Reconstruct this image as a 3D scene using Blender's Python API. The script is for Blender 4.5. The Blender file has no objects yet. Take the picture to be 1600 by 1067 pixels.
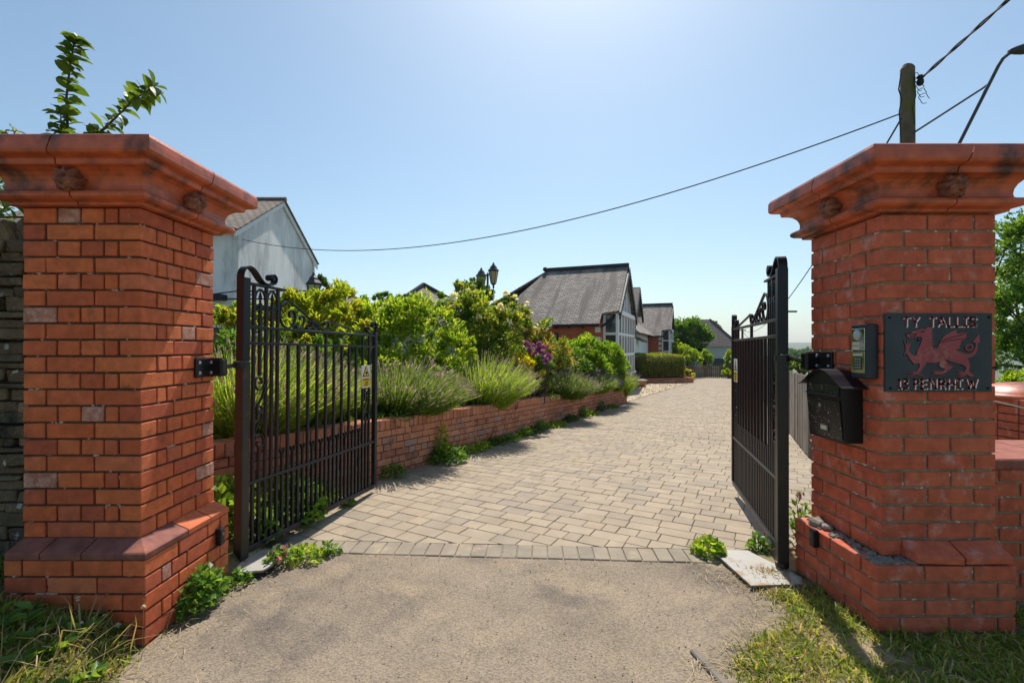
import bpy, math, random
import numpy as np
from mathutils import Vector, Matrix
from mathutils.geometry import tessellate_polygon

random.seed(11)
sc = bpy.context.scene
COL = sc.collection
R = math.radians

# ---------------------------------------------------------------- camera, sky, sun, exposure
EYE = 1.4
F, CX, HY = 750.0, 800.0, 543.0          # focal length and horizon of the 1600 px wide photograph
cam = bpy.data.cameras.new('camera')
cam.lens = 36.0 * F / 1600.0
cam.sensor_width = 36.0
cam.shift_y = (HY - 533.5) / 1600.0
cam.clip_start = 0.05
cam.clip_end = 9000
camo = bpy.data.objects.new('camera', cam)
camo.location = (0, 0, EYE)
camo.rotation_euler = (R(90), 0, 0)
COL.objects.link(camo)
sc.camera = camo

SUN_AZ, SUN_EL = R(9), R(55)            # azimuth measured from +Y towards +X
world = bpy.data.worlds.new('World')
sc.world = world
world.use_nodes = True
wn = world.node_tree
bg = wn.nodes['Background']
sky = wn.nodes.new('ShaderNodeTexSky')
sky.sky_type = 'NISHITA'
sky.sun_disc = False
sky.sun_elevation = SUN_EL
sky.sun_rotation = SUN_AZ
sky.altitude = 150
sky.air_density = 1.1
sky.dust_density = 1.1
sky.ozone_density = 4.0
tn = wn.nodes.new('ShaderNodeMix')                    # white balance of the whole sky
tn.data_type = 'RGBA'; tn.blend_type = 'MULTIPLY'
tn.inputs[0].default_value = 1.0
tn.inputs[7].default_value = (.97, 1.01, .91, 1)
wn.links.new(sky.outputs[0], tn.inputs[6])
wn.links.new(tn.outputs[2], bg.inputs[0])
bg.inputs[1].default_value = 0.084
sl = bpy.data.lights.new('sun', 'SUN')
sl.energy = 3.5
sl.angle = R(0.6)
sl.color = (1.0, 0.94, 0.85)
so = bpy.data.objects.new('sun', sl)
sd = Vector((math.sin(SUN_AZ) * math.cos(SUN_EL), math.cos(SUN_AZ) * math.cos(SUN_EL), math.sin(SUN_EL)))
so.rotation_euler = sd.to_track_quat('Z', 'Y').to_euler()
so.location = (3, 10, 12)
COL.objects.link(so)
sc.view_settings.view_transform = 'Standard'
sc.view_settings.look = 'None'
sc.view_settings.gamma = 1.0
sc.view_settings.exposure = 0.8

# ---------------------------------------------------------------- helpers
def at(x, y, D):
    """point at depth D seen at photo pixel (x, y)"""
    return Vector(((x - CX) / F * D, D, EYE - (y - HY) / F * D))

def G(y):
    """height of the drive at depth y"""
    if y < 5: return 0.0
    if y < 25: return -0.02 * (y - 5)
    return -0.4 - 0.035 * (y - 25)

def tag(o, label=None, cat=None, group=None, kind=None):
    if label: o['label'] = label
    if cat: o['category'] = cat
    if group: o['group'] = group
    if kind: o['kind'] = kind
    return o

def empty(name, loc=(0, 0, 0), rot=(0, 0, 0), label=None, cat=None, group=None, kind=None):
    o = bpy.data.objects.new(name, None)
    o.empty_display_size = 0.1
    o.location = loc
    o.rotation_euler = rot
    COL.objects.link(o)
    return tag(o, label, cat, group, kind)

def link(name, me, mt=None, parent=None, loc=None, rot=None):
    if mt is not None and len(me.materials) == 0:
        me.materials.append(mt)
    o = bpy.data.objects.new(name, me)
    COL.objects.link(o)
    if parent is not None: o.parent = parent
    if loc is not None: o.location = loc
    if rot is not None: o.rotation_euler = rot
    return o

def copy_tree(o, parent=None):
    c = o.copy()
    COL.objects.link(c)
    c.parent = parent
    for ch in list(o.children):
        copy_tree(ch, c)
    return c

def chamfer_box(sx, sy, sz, c, jit=0.0, rng=None):
    """box with chamfered edges centred at the origin: 24 verts, 26 faces"""
    hx, hy, hz = sx / 2, sy / 2, sz / 2
    c = min(c, hx * .45, hy * .45, hz * .45)
    V, idx = [], {}
    for X in (-1, 1):
        for Y in (-1, 1):
            for Z in (-1, 1):
                j = [(rng.uniform(-jit, jit) if rng else 0) for _ in range(3)]
                for a in range(3):
                    p = [X * (hx - c), Y * (hy - c), Z * (hz - c)]
                    p[a] += (X, Y, Z)[a] * c
                    idx[(X, Y, Z, a)] = len(V)
                    V.append((p[0] + j[0], p[1] + j[1], p[2] + j[2]))
    Fs = []
    for a in range(3):
        b, d = (a + 1) % 3, (a + 2) % 3
        for s in (-1, 1):
            q = []
            for (sb, sdd) in ((-1, -1), (1, -1), (1, 1), (-1, 1)):
                k = [0, 0, 0]
                k[a], k[b], k[d] = s, sb, sdd
                q.append(idx[(k[0], k[1], k[2], a)])
            Fs.append(q if s > 0 else q[::-1])
        for sb in (-1, 1):
            for sdd in (-1, 1):
                k0, k1 = [0, 0, 0], [0, 0, 0]
                k0[a], k1[a] = -1, 1
                k0[b] = k1[b] = sb
                k0[d] = k1[d] = sdd
                q = [idx[(*k0, b)], idx[(*k1, b)], idx[(*k1, d)], idx[(*k0, d)]]
                Fs.append(q if sb * sdd < 0 else q[::-1])
    for X in (-1, 1):
        for Y in (-1, 1):
            for Z in (-1, 1):
                t = [idx[(X, Y, Z, 0)], idx[(X, Y, Z, 1)], idx[(X, Y, Z, 2)]]
                Fs.append(t if X * Y * Z > 0 else t[::-1])
    return V, Fs

class MB:
    def __init__(s):
        s.v, s.f, s.t = [], [], []
    def add(s, V, Fs, tint=0.0, M=None):
        n = len(s.v)
        if M is not None: V = [M @ Vector(p) for p in V]
        s.v.extend([tuple(p) for p in V])
        s.t.extend([tint] * len(V))
        s.f.extend([tuple(i + n for i in f) for f in Fs])
        return s
    def box(s, x0, x1, y0, y1, z0, z1, tint=0.0, M=None):
        V = [(x, y, z) for x in (x0, x1) for y in (y0, y1) for z in (z0, z1)]
        Fs = [(0, 1, 3, 2), (4, 6, 7, 5), (0, 4, 5, 1), (2, 3, 7, 6), (0, 2, 6, 4), (1, 5, 7, 3)]
        return s.add(V, Fs, tint, M)
    def cbox(s, x0, x1, y0, y1, z0, z1, c=0.004, tint=0.0, M=None, jit=0, rng=None):
        V, Fs = chamfer_box(x1 - x0, y1 - y0, z1 - z0, c, jit, rng)
        o = ((x0 + x1) / 2, (y0 + y1) / 2, (z0 + z1) / 2)
        V = [(p[0] + o[0], p[1] + o[1], p[2] + o[2]) for p in V]
        return s.add(V, Fs, tint, M)
    def tube(s, pts, r, n=6, tint=0.0, cap=True):
        pts = [Vector(p) for p in pts]
        m = len(pts)
        rr = r if isinstance(r, (list, tuple)) else [r] * m
        V, Fs = [], []
        up = None
        for i, p in enumerate(pts):
            d = (pts[min(i + 1, m - 1)] - pts[max(i - 1, 0)])
            if d.length < 1e-9: d = Vector((0, 0, 1))
            d.normalize()
            if up is None:
                a = Vector((0, 0, 1)) if abs(d.z) < .9 else Vector((1, 0, 0))
                up = (a - d * a.dot(d)).normalized()
            else:
                up = (up - d * up.dot(d))
                up = up.normalized() if up.length > 1e-6 else d.orthogonal().normalized()
            sd_ = d.cross(up)
            for k in range(n):
                a = 2 * math.pi * (k + .5) / n
                V.append(p + (up * math.cos(a) + sd_ * math.sin(a)) * rr[i])
        for i in range(m - 1):
            for k in range(n):
                k2 = (k + 1) % n
                Fs.append((i * n + k, i * n + k2, (i + 1) * n + k2, (i + 1) * n + k))
        if cap:
            Fs.append(tuple(range(n))[::-1])
            Fs.append(tuple((m - 1) * n + k for k in range(n)))
        return s.add(V, Fs, tint)
    def ribbon(s, pts, width, thick, tint=0.0):
        """flat bar following (x, z) points, its width across y"""
        m = len(pts)
        V, Fs = [], []
        for i, (x, z) in enumerate(pts):
            x0, z0 = pts[max(i - 1, 0)]
            x1, z1 = pts[min(i + 1, m - 1)]
            dx, dz = x1 - x0, z1 - z0
            L = math.hypot(dx, dz) or 1
            nx, nz = -dz / L * thick / 2, dx / L * thick / 2
            for (sy, q) in ((-1, 1), (1, 1), (1, -1), (-1, -1)):
                V.append((x + nx * q, sy * width / 2, z + nz * q))
        for i in range(m - 1):
            for k in range(4):
                k2 = (k + 1) % 4
                Fs.append((i * 4 + k, i * 4 + k2, (i + 1) * 4 + k2, (i + 1) * 4 + k))
        Fs.append((3, 2, 1, 0))
        b = (m - 1) * 4
        Fs.append((b, b + 1, b + 2, b + 3))
        return s.add(V, Fs, tint)
    def prism(s, poly, h, M=None, tint=0.0):
        """2d polygon in xy (any shape) extruded from z=0 to z=h"""
        n = len(poly)
        V = [(p[0], p[1], 0) for p in poly] + [(p[0], p[1], h) for p in poly]
        tris = tessellate_polygon([[Vector((p[0], p[1], 0)) for p in poly]])
        Fs = []
        for t in tris:
            a, b, c = t
            ar = (poly[b][0] - poly[a][0]) * (poly[c][1] - poly[a][1]) - (poly[c][0] - poly[a][0]) * (poly[b][1] - poly[a][1])
            if ar < 0: b, c = c, b
            Fs.append((a + n, b + n, c + n))
            Fs.append((a, c, b))
        area = sum(poly[i][0] * poly[(i + 1) % n][1] - poly[(i + 1) % n][0] * poly[i][1] for i in range(n))
        for i in range(n):
            j = (i + 1) % n
            q = (i, j, j + n, i + n)
            Fs.append(q if area > 0 else q[::-1])
        return s.add(V, Fs, tint, M)
    def lathe(s, prof, n=16, M=None, tint=0.0):
        V, Fs = [], []
        m = len(prof)
        for (r, z) in prof:
            for k in range(n):
                a = 2 * math.pi * k / n
                V.append((r * math.cos(a), r * math.sin(a), z))
        for i in range(m - 1):
            for k in range(n):
                k2 = (k + 1) % n
                Fs.append((i * n + k, i * n + k2, (i + 1) * n + k2, (i + 1) * n + k))
        Fs.append(tuple(range(n))[::-1])
        Fs.append(tuple((m - 1) * n + k for k in range(n)))
        return s.add(V, Fs, tint, M)
    def mesh(s, name, smooth=False):
        me = bpy.data.meshes.new(name)
        me.from_pydata(s.v, [], s.f)
        if any(s.t):
            a = me.attributes.new('tint', 'FLOAT', 'POINT')
            a.data.foreach_set('value', s.t)
        if smooth:
            me.shade_smooth()
        me.update()
        return me
    def build(s, name, mt, parent=None, loc=None, rot=None, smooth=False):
        return link(name, s.mesh(name, smooth), mt, parent, loc, rot)

def np_mesh(name, V, Fs, tint=None):
    """V (n,3), Fs (m,k) arrays with equal face size"""
    me = bpy.data.meshes.new(name)
    n, m, k = len(V), len(Fs), Fs.shape[1]
    me.vertices.add(n)
    me.vertices.foreach_set('co', np.ascontiguousarray(V, dtype=np.float32).ravel())
    me.loops.add(m * k)
    me.loops.foreach_set('vertex_index', np.ascontiguousarray(Fs, dtype=np.int32).ravel())
    me.polygons.add(m)
    me.polygons.foreach_set('loop_start', np.arange(0, m * k, k, dtype=np.int32))
    if tint is not None:
        a = me.attributes.new('tint', 'FLOAT', 'POINT')
        a.data.foreach_set('value', np.ascontiguousarray(tint, dtype=np.float32))
    me.update(calc_edges=True)
    return me

# ---------------------------------------------------------------- materials
def nodes_of(name):
    m = bpy.data.materials.new(name)
    m.use_nodes = True
    nt = m.node_tree
    for n in list(nt.nodes): nt.nodes.remove(n)
    out = nt.nodes.new('ShaderNodeOutputMaterial')
    return m, nt, out

def vary(nt):
    """per object random plus per piece tint, wrapped to 0..1"""
    oi = nt.nodes.new('ShaderNodeObjectInfo')
    at_ = nt.nodes.new('ShaderNodeAttribute'); at_.attribute_name = 'tint'
    ad = nt.nodes.new('ShaderNodeMath'); ad.operation = 'ADD'
    nt.links.new(oi.outputs['Random'], ad.inputs[0]); nt.links.new(at_.outputs['Fac'], ad.inputs[1])
    fr = nt.nodes.new('ShaderNodeMath'); fr.operation = 'FRACT'
    nt.links.new(ad.outputs[0], fr.inputs[0])
    return fr.outputs[0]

def ramp(nt, fac, stops, interp='LINEAR'):
    r = nt.nodes.new('ShaderNodeValToRGB')
    r.color_ramp.interpolation = interp
    el = r.color_ramp.elements
    while len(el) < len(stops): el.new(0.5)
    for e, (p, c) in zip(el, stops):
        e.position = p
        e.color = (*c, 1) if len(c) == 3 else c
    nt.links.new(fac, r.inputs[0])
    return r.outputs[0]

def noise(nt, scale, detail=4, rough=.55, dist=0, vec=None):
    n = nt.nodes.new('ShaderNodeTexNoise')
    n.inputs['Scale'].default_value = scale
    n.inputs['Detail'].default_value = detail
    n.inputs['Roughness'].default_value = rough
    n.inputs['Distortion'].default_value = dist
    if vec is None:
        g = nt.nodes.new('ShaderNodeNewGeometry'); vec = g.outputs['Position']
    nt.links.new(vec, n.inputs['Vector'])
    return n.outputs['Fac']

def mix(nt, fac, a, b, mode='MIX'):
    m = nt.nodes.new('ShaderNodeMix')
    m.data_type = 'RGBA'; m.blend_type = mode
    for sock, val in ((m.inputs[0], fac), (m.inputs[6], a), (m.inputs[7], b)):
        if isinstance(val, (int, float)): sock.default_value = val
        elif isinstance(val, tuple): sock.default_value = (*val, 1) if len(val) == 3 else val
        else: nt.links.new(val, sock)
    return m.outputs[2]

def thresh(nt, fac, lo, hi):
    m = nt.nodes.new('ShaderNodeMapRange')
    m.interpolation_type = 'SMOOTHSTEP'
    m.inputs[1].default_value = lo; m.inputs[2].default_value = hi
    nt.links.new(fac, m.inputs[0])
    return m.outputs[0]

def mul(nt, a, b):
    m = nt.nodes.new('ShaderNodeMath'); m.operation = 'MULTIPLY'
    for sock, val in ((m.inputs[0], a), (m.inputs[1], b)):
        if isinstance(val, (int, float)): sock.default_value = val
        else: nt.links.new(val, sock)
    return m.outputs[0]

def bump(nt, h, strength, dist=0.01, prev=None):
    b = nt.nodes.new('ShaderNodeBump')
    b.inputs['Strength'].default_value = strength
    b.inputs['Distance'].default_value = dist
    nt.links.new(h, b.inputs['Height'])
    if prev is not None: nt.links.new(prev, b.inputs['Normal'])
    return b.outputs[0]

def principled(nt, out, col, rough=.8, normal=None, metal=0, spec=.5):
    p = nt.nodes.new('ShaderNodeBsdfPrincipled')
    if isinstance(col, tuple): p.inputs['Base Color'].default_value = (*col, 1)
    else: nt.links.new(col, p.inputs['Base Color'])
    if isinstance(rough, (int, float)): p.inputs['Roughness'].default_value = rough
    else: nt.links.new(rough, p.inputs['Roughness'])
    p.inputs['Metallic'].default_value = metal
    p.inputs['Specular IOR Level'].default_value = spec
    if normal is not None: nt.links.new(normal, p.inputs['Normal'])
    nt.links.new(p.outputs[0], out.inputs['Surface'])
    return p

def surf(name, stops, nscale=6, namt=.35, rough=.85, bscale=80, bamt=.3, bdist=.004, spec=.3,
         stain=None, sscale=3, slo=.55, shi=.75, stain2=None, s2scale=9, s2lo=.6, s2hi=.75, metal=0, sdetail=6, interp='LINEAR'):
    """stops: colour ramp over the per piece random value; world noise darkens/lightens it; optional stains"""
    m, nt, out = nodes_of(name)
    c = ramp(nt, vary(nt), stops, interp) if len(stops) > 1 else stops[0][1]
    n1 = noise(nt, nscale, 5)
    lo, hi = 1 - namt, 1 + namt
    f = ramp(nt, n1, [(.25, (lo, lo, lo)), (.75, (hi, hi, hi))])
    c = mix(nt, 1.0, c, f, 'MULTIPLY')
    if stain:
        c = mix(nt, thresh(nt, noise(nt, sscale, sdetail, .62), slo, shi), c, stain)
    if stain2:
        c = mix(nt, thresh(nt, noise(nt, s2scale, 7, .65), s2lo, s2hi), c, stain2)
    nb = bump(nt, noise(nt, bscale, 4, .6), bamt, bdist) if bamt else None
    principled(nt, out, c, rough, nb, metal, spec)
    return m

def leafmat(name, stops, trans=.5, rough=.45, spec=.35):
    m, nt, out = nodes_of(name)
    c = ramp(nt, vary(nt), stops)
    p = principled(nt, out, c, rough, None, 0, spec)
    t = nt.nodes.new('ShaderNodeBsdfTranslucent')
    tc = mix(nt, 1.0, c, (1.9, 1.75, .8), 'MULTIPLY')
    nt.links.new(tc, t.inputs[0])
    ms = nt.nodes.new('ShaderNodeMixShader'); ms.inputs[0].default_value = trans
    nt.links.new(p.outputs[0], ms.inputs[1]); nt.links.new(t.outputs[0], ms.inputs[2])
    nt.links.new(ms.outputs[0], out.inputs['Surface'])
    return m

M = {}
M['brick_old'] = surf('brick_old', [(0, (.60, .13, .042)), (.3, (.64, .165, .056)), (.6, (.53, .115, .042)), (.8, (.46, .10, .045)), (1, (.64, .175, .07))],
    nscale=22, namt=.24, bscale=150, bamt=.8, bdist=.005, stain=(.16, .055, .035), sscale=7, slo=.58, shi=.82, stain2=(.60, .30, .20), s2scale=26, s2lo=.60, s2hi=.80, rough=.78)
M['brick_pale'] = surf('brick_pale', [(0, (.46, .20, .13)), (1, (.40, .15, .10))], nscale=22, namt=.3, bscale=120, bamt=.6, bdist=.005, stain=(.58, .36, .28), sscale=34, slo=.42, shi=.72, stain2=(.26, .09, .06), s2scale=12, s2lo=.55, s2hi=.75)
M['brick_new'] = surf('brick_new', [(0, (.56, .115, .055)), (.35, (.61, .14, .066)), (.7, (.50, .10, .05)), (1, (.57, .135, .066))],
    nscale=20, namt=.26, bscale=150, bamt=.7, bdist=.005, stain=(.66, .42, .36), sscale=13, slo=.52, shi=.88, stain2=(.26, .06, .035), s2scale=9, s2lo=.56, s2hi=.80, rough=.7)
M['brick_wall'] = surf('brick_wall', [(0, (.52, .20, .105)), (.4, (.58, .25, .14)), (.7, (.48, .185, .10)), (.86, (.38, .15, .09)), (.93, (.45, .25, .19)), (1, (.40, .26, .21))],
    nscale=8, namt=.25, bscale=100, bamt=.4, bdist=.004, stain=(.16, .075, .05), sscale=4, slo=.56, shi=.74, rough=.85)
M['mortar_old'] = surf('mortar_old', [(0, (.085, .06, .042))], nscale=25, namt=.4, bscale=220, bamt=.8, bdist=.006, stain=(.62, .58, .50), sscale=14, slo=.585, shi=.64)
M['mortar_new'] = surf('mortar_new', [(0, (.29, .235, .155))], nscale=25, namt=.35, bscale=200, bamt=.8, bdist=.006, stain=(.34, .29, .11), sscale=5, slo=.56, shi=.68, stain2=(.72, .69, .62), s2scale=30, s2lo=.585, s2hi=.63)
M['cement'] = surf('cement', [(0, (.25, .21, .175))], nscale=20, namt=.35, bscale=70, bamt=.9, bdist=.012)
M['terracotta'] = surf('terracotta', [(0, (.53, .112, .042)), (1, (.47, .098, .038))], nscale=14, namt=.32, bscale=130, bamt=.35, bdist=.004, stain=(.07, .026, .016), sscale=5.5, slo=.46, shi=.70, stain2=(.46, .20, .13), s2scale=12, s2lo=.66, s2hi=.78, rough=.42, spec=.5)
M['terracotta_dark'] = surf('terracotta_dark', [(0, (.22, .08, .045))], nscale=20, namt=.6, bscale=120, bamt=.5, bdist=.006, stain=(.40, .12, .055), sscale=14, slo=.58, shi=.72, rough=.5, spec=.5)
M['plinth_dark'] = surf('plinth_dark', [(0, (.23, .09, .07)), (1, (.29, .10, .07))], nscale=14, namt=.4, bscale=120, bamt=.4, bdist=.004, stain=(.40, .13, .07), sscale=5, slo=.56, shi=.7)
M['iron'] = surf('iron', [(0, (.008, .010, .016))], nscale=10, namt=.3, rough=.36, bscale=150, bamt=.12, bdist=.002, spec=.35)
M['iron_rust'] = surf('iron_rust', [(0, (.016, .013, .013))], nscale=10, namt=.3, rough=.4, bscale=150, bamt=.2, bdist=.002, spec=.5, stain=(.085, .033, .018), sscale=6, slo=.58, shi=.76)
M['steel'] = surf('steel', [(0, (.45, .45, .46))], nscale=30, namt=.2, rough=.35, bamt=0, metal=1)
M['asphalt'] = surf('asphalt', [(0, (.27, .215, .158))], nscale=1.6, namt=.22, rough=.92, bscale=90, bamt=.8, bdist=.012, stain=(.15, .125, .103), sscale=1.05, slo=.46, shi=.66, stain2=(.33, .255, .175), s2scale=2.0, s2lo=.48, s2hi=.70)
# coarse aggregate speckle in the asphalt
nt = M['asphalt'].node_tree
pb = [n for n in nt.nodes if n.type == 'BSDF_PRINCIPLED'][0]
src = pb.inputs['Base Color'].links[0].from_socket
vo = nt.nodes.new('ShaderNodeTexVoronoi'); vo.inputs['Scale'].default_value = 130
gg = nt.nodes.new('ShaderNodeNewGeometry'); nt.links.new(gg.outputs['Position'], vo.inputs['Vector'])
sp = ramp(nt, vo.outputs['Color'], [(.1, (.62, .62, .62)), (.5, (1, 1, 1)), (.9, (1.3, 1.27, 1.22))])
nt.links.new(mix(nt, .8, src, sp, 'MULTIPLY'), pb.inputs['Base Color'])
M['paver'] = surf('paver', [(0, (.345, .275, .198)), (.3, (.365, .293, .212)), (.55, (.325, .262, .192)), (.75, (.29, .24, .185)), (.9, (.35, .275, .192)), (1, (.275, .23, .178))], nscale=5, namt=.13, bscale=190, bamt=.5, bdist=.004, stain=(.26, .215, .16), sscale=1.3, slo=.52, shi=.82, rough=.9)
M['kerb'] = surf('kerb', [(0, (.255, .215, .163)), (.5, (.28, .235, .177)), (1, (.235, .20, .155))], nscale=7, namt=.18, bscale=190, bamt=.5, bdist=.004, stain=(.38, .30, .21), sscale=4, slo=.55, shi=.72, rough=.9)
M['sand'] = surf('sand', [(0, (.20, .16, .115))], nscale=12, namt=.4, bscale=150, bamt=.8, bdist=.006)
M['soil'] = surf('soil', [(0, (.11, .08, .05))], nscale=5, namt=.4, bscale=60, bamt=1, bdist=.02, stain=(.06, .08, .03), sscale=3, slo=.45, shi=.6)
M['verge'] = surf('verge', [(0, (.20, .16, .075))], nscale=4, namt=.4, bscale=60, bamt=1, bdist=.02, stain=(.36, .27, .16), sscale=2.5, slo=.46, shi=.62, stain2=(.07, .10, .03), s2scale=3, s2lo=.5, s2hi=.65)
M['field'] = surf('field', [(0, (.06, .085, .03))], nscale=.06, namt=.5, bscale=1, bamt=.3, bdist=.1, stain=(.10, .10, .05), sscale=.02, slo=.5, shi=.6)
M['gravel'] = surf('gravel', [(0, (.42, .33, .22)), (.5, (.50, .41, .28)), (1, (.34, .26, .18))], nscale=10, namt=.2, bscale=60, bamt=.6, bdist=.01)
M['stone_dark'] = surf('stone_dark', [(0, (.13, .092, .055)), (.4, (.19, .135, .08)), (.7, (.09, .068, .048)), (1, (.26, .18, .10))], nscale=9, namt=.45, bscale=28, bamt=1, bdist=.03, stain=(.55, .52, .46), sscale=16, slo=.62, shi=.67, stain2=(.035, .032, .028), s2scale=4, s2lo=.52, s2hi=.68, rough=.92)
M['slate_sign'] = surf('slate_sign', [(0, (.042, .055, .062))], nscale=6, namt=.3, bscale=60, bamt=.25, bdist=.003, rough=.55)
M['paint_red'] = surf('paint_red', [(0, (.20, .018, .024))], nscale=20, namt=.3, bamt=.1, rough=.5)
M['dragon_red'] = surf('dragon_red', [(0, (.32, .065, .075))], nscale=8, namt=.3, bscale=50, bamt=.3, bdist=.003, rough=.5, stain=(.42, .16, .12), sscale=14, slo=.5, shi=.7)
M['dragon_edge'] = surf('dragon_edge', [(0, (.006, .006, .007))], namt=.1, bamt=0)
M['paint_white'] = surf('paint_white', [(0, (.84, .80, .72))], nscale=40, namt=.2, bamt=0, rough=.5)
M['plastic_black'] = surf('plastic_black', [(0, (.012, .012, .013))], namt=.2, rough=.35, bscale=200, bamt=.1, bdist=.001)
M['postbox'] = surf('postbox', [(0, (.010, .010, .011))], namt=.2, rough=.28, bscale=90, bamt=.1, bdist=.002, stain=(.45, .43, .41), sscale=75, slo=.615, shi=.64, spec=.5)
M['panel_blue'] = surf('panel_blue', [(0, (.025, .032, .045))], namt=.15, rough=.3, bamt=0)
M['chrome'] = surf('chrome', [(0, (.62, .63, .62))], namt=.05, rough=.07, bamt=0, metal=1)
M['label_cream'] = surf('label_cream', [(0, (.62, .57, .42))], namt=.15, bamt=0, rough=.4)
M['glass_dome'] = surf('glass_dome', [(0, (.45, .47, .48))], namt=.1, rough=.08, bamt=0)
M['sign_white'] = surf('sign_white', [(0, (.70, .70, .69))], namt=.06, bamt=0, rough=.4)
M['sign_yellow'] = surf('sign_yellow', [(0, (.72, .50, .02))], namt=.08, bamt=0, rough=.4)
M['white_wood'] = surf('white_wood', [(0, (.76, .77, .78))], nscale=3, namt=.06, bamt=0, rough=.5)
M['black_wood'] = surf('black_wood', [(0, (.014, .016, .017))], nscale=4, namt=.3, bscale=30, bamt=.2, rough=.55)
M['glass'] = surf('glass', [(0, (.03, .042, .05)), (1, (.06, .075, .08))], namt=.1, rough=.06, bamt=0, spec=.8)
M['plate_metal'] = surf('plate_metal', [(0, (.36, .34, .31))], nscale=5, namt=.12, rough=.5, bscale=40, bamt=.1, stain=(.28, .18, .10), sscale=7, slo=.52, shi=.62, spec=.5)
M['wood_grey'] = surf('wood_grey', [(0, (.19, .165, .135)), (.5, (.25, .22, .185)), (1, (.15, .125, .10))], nscale=6, namt=.25, bscale=40, bamt=.5, bdist=.004, stain=(.11, .09, .07), sscale=3, slo=.5, shi=.75)
M['wood_brown'] = surf('wood_brown', [(0, (.19, .13, .085)), (.5, (.24, .17, .11)), (1, (.15, .105, .075))], nscale=3, namt=.25, bscale=20, bamt=.4)
M['pole'] = surf('pole', [(0, (.15, .12, .075))], nscale=4, namt=.35, bscale=30, bamt=.8, bdist=.01, stain=(.13, .135, .03), sscale=3, slo=.48, shi=.62, stain2=(.05, .04, .03), s2scale=8, s2lo=.6, s2hi=.7)
M['cable'] = surf('cable', [(0, (.015, .015, .017))], namt=.1, bamt=0, rough=.5)
M['lamp_metal'] = surf('lamp_metal', [(0, (.055, .06, .065))], namt=.2, bamt=0, rough=.5)
M['lantern_glass'] = surf('lantern_glass', [(0, (.50, .40, .22))], namt=.15, bamt=0, rough=.15)
M['bark'] = surf('bark', [(0, (.09, .065, .045))], nscale=20, namt=.4, bscale=60, bamt=.8, bdist=.01)
M['render_grey'] = surf('render_grey', [(0, (.45, .44, .42))], nscale=.5, namt=.12, bscale=8, bamt=.2)
M['roof_far'] = surf('roof_far', [(0, (.17, .135, .115))], nscale=3, namt=.3, bscale=9, bamt=.5, bdist=.05)
M['ridge'] = surf('ridge', [(0, (.045, .047, .052))], nscale=3, namt=.3, bscale=20, bamt=.4)

# white render with rain streaks
m, nt, out = nodes_of('render_white')
g = nt.nodes.new('ShaderNodeNewGeometry')
mp = nt.nodes.new('ShaderNodeMapping'); mp.inputs['Scale'].default_value = (1.1, 1.1, .30)
nt.links.new(g.outputs['Position'], mp.inputs['Vector'])
n1 = noise(nt, 1.0, 8, .68, 0, mp.outputs[0])
n2 = noise(nt, .28, 4, .6)
n3 = noise(nt, 9, 6, .7)
c = mix(nt, thresh(nt, n1, .42, .74), (.86, .85, .82), (.36, .355, .34))
c = mix(nt, thresh(nt, n2, .46, .66), c, (.62, .61, .59))
c = mix(nt, thresh(nt, n3, .66, .76), c, (.12, .12, .11))
principled(nt, out, c, .9, bump(nt, noise(nt, 60, 3), .3, .01))
M['render_white'] = m

def coursed(name, stops, rot, course, length, jamt, rough=.8, streak=None, bamt=.6, mortar=None, axis='roof'):
    """far slates/tiles/bricks: brick texture along a roof or wall; uses the UV-like generated attribute 'cuv'"""
    m, nt, out = nodes_of(name)
    a = nt.nodes.new('ShaderNodeAttribute'); a.attribute_name = 'cuv'
    b = nt.nodes.new('ShaderNodeTexBrick')
    nt.links.new(a.outputs['Vector'], b.inputs['Vector'])
    b.inputs['Scale'].default_value = 1
    b.inputs['Brick Width'].default_value = length
    b.inputs['Row Height'].default_value = course
    b.inputs['Mortar Size'].default_value = jamt
    b.inputs['Mortar Smooth'].default_value = .3
    b.inputs['Color1'].default_value = (0, 0, 0, 1)
    b.inputs['Color2'].default_value = (1, 1, 1, 1)
    b.inputs['Mortar'].default_value = (.5, .5, .5, 1)
    c = ramp(nt, b.outputs['Color'], stops)
    n1 = noise(nt, .9, 6, .62)
    c = mix(nt, 1, c, ramp(nt, n1, [(.28, (.7, .7, .7)), (.72, (1.28, 1.28, 1.28))]), 'MULTIPLY')
    if streak:
        mp = nt.nodes.new('ShaderNodeMapping'); mp.inputs['Scale'].default_value = (1.1, .14, 1)
        nt.links.new(a.outputs['Vector'], mp.inputs['Vector'])
        c = mix(nt, thresh(nt, noise(nt, 1.6, 5, .6, 0, mp.outputs[0]), .50, .62), c, streak)
    c = mix(nt, b.outputs['Fac'], c, mortar or (.05, .045, .04))
    inv = nt.nodes.new('ShaderNodeMath'); inv.operation = 'SUBTRACT'; inv.inputs[0].default_value = 1
    nt.links.new(b.outputs['Fac'], inv.inputs[1])
    principled(nt, out, c, rough, bump(nt, inv.outputs[0], bamt, .02))
    return m
M['slates'] = coursed('slates', [(0, (.20, .162, .135)), (.5, (.285, .235, .20)), (1, (.38, .32, .275))], 0, .11, .19, .013, streak=(.135, .11, .093))
M['tiles'] = coursed('tiles', [(0, (.20, .15, .11)), (1, (.27, .21, .16))], 0, .26, .33, .03, mortar=(.035, .03, .025))
M['bricks_far'] = coursed('bricks_far', [(0, (.38, .075, .035)), (.5, (.45, .10, .045)), (1, (.33, .07, .035))], 0, .076, .225, .006, mortar=(.30, .18, .12))

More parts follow.
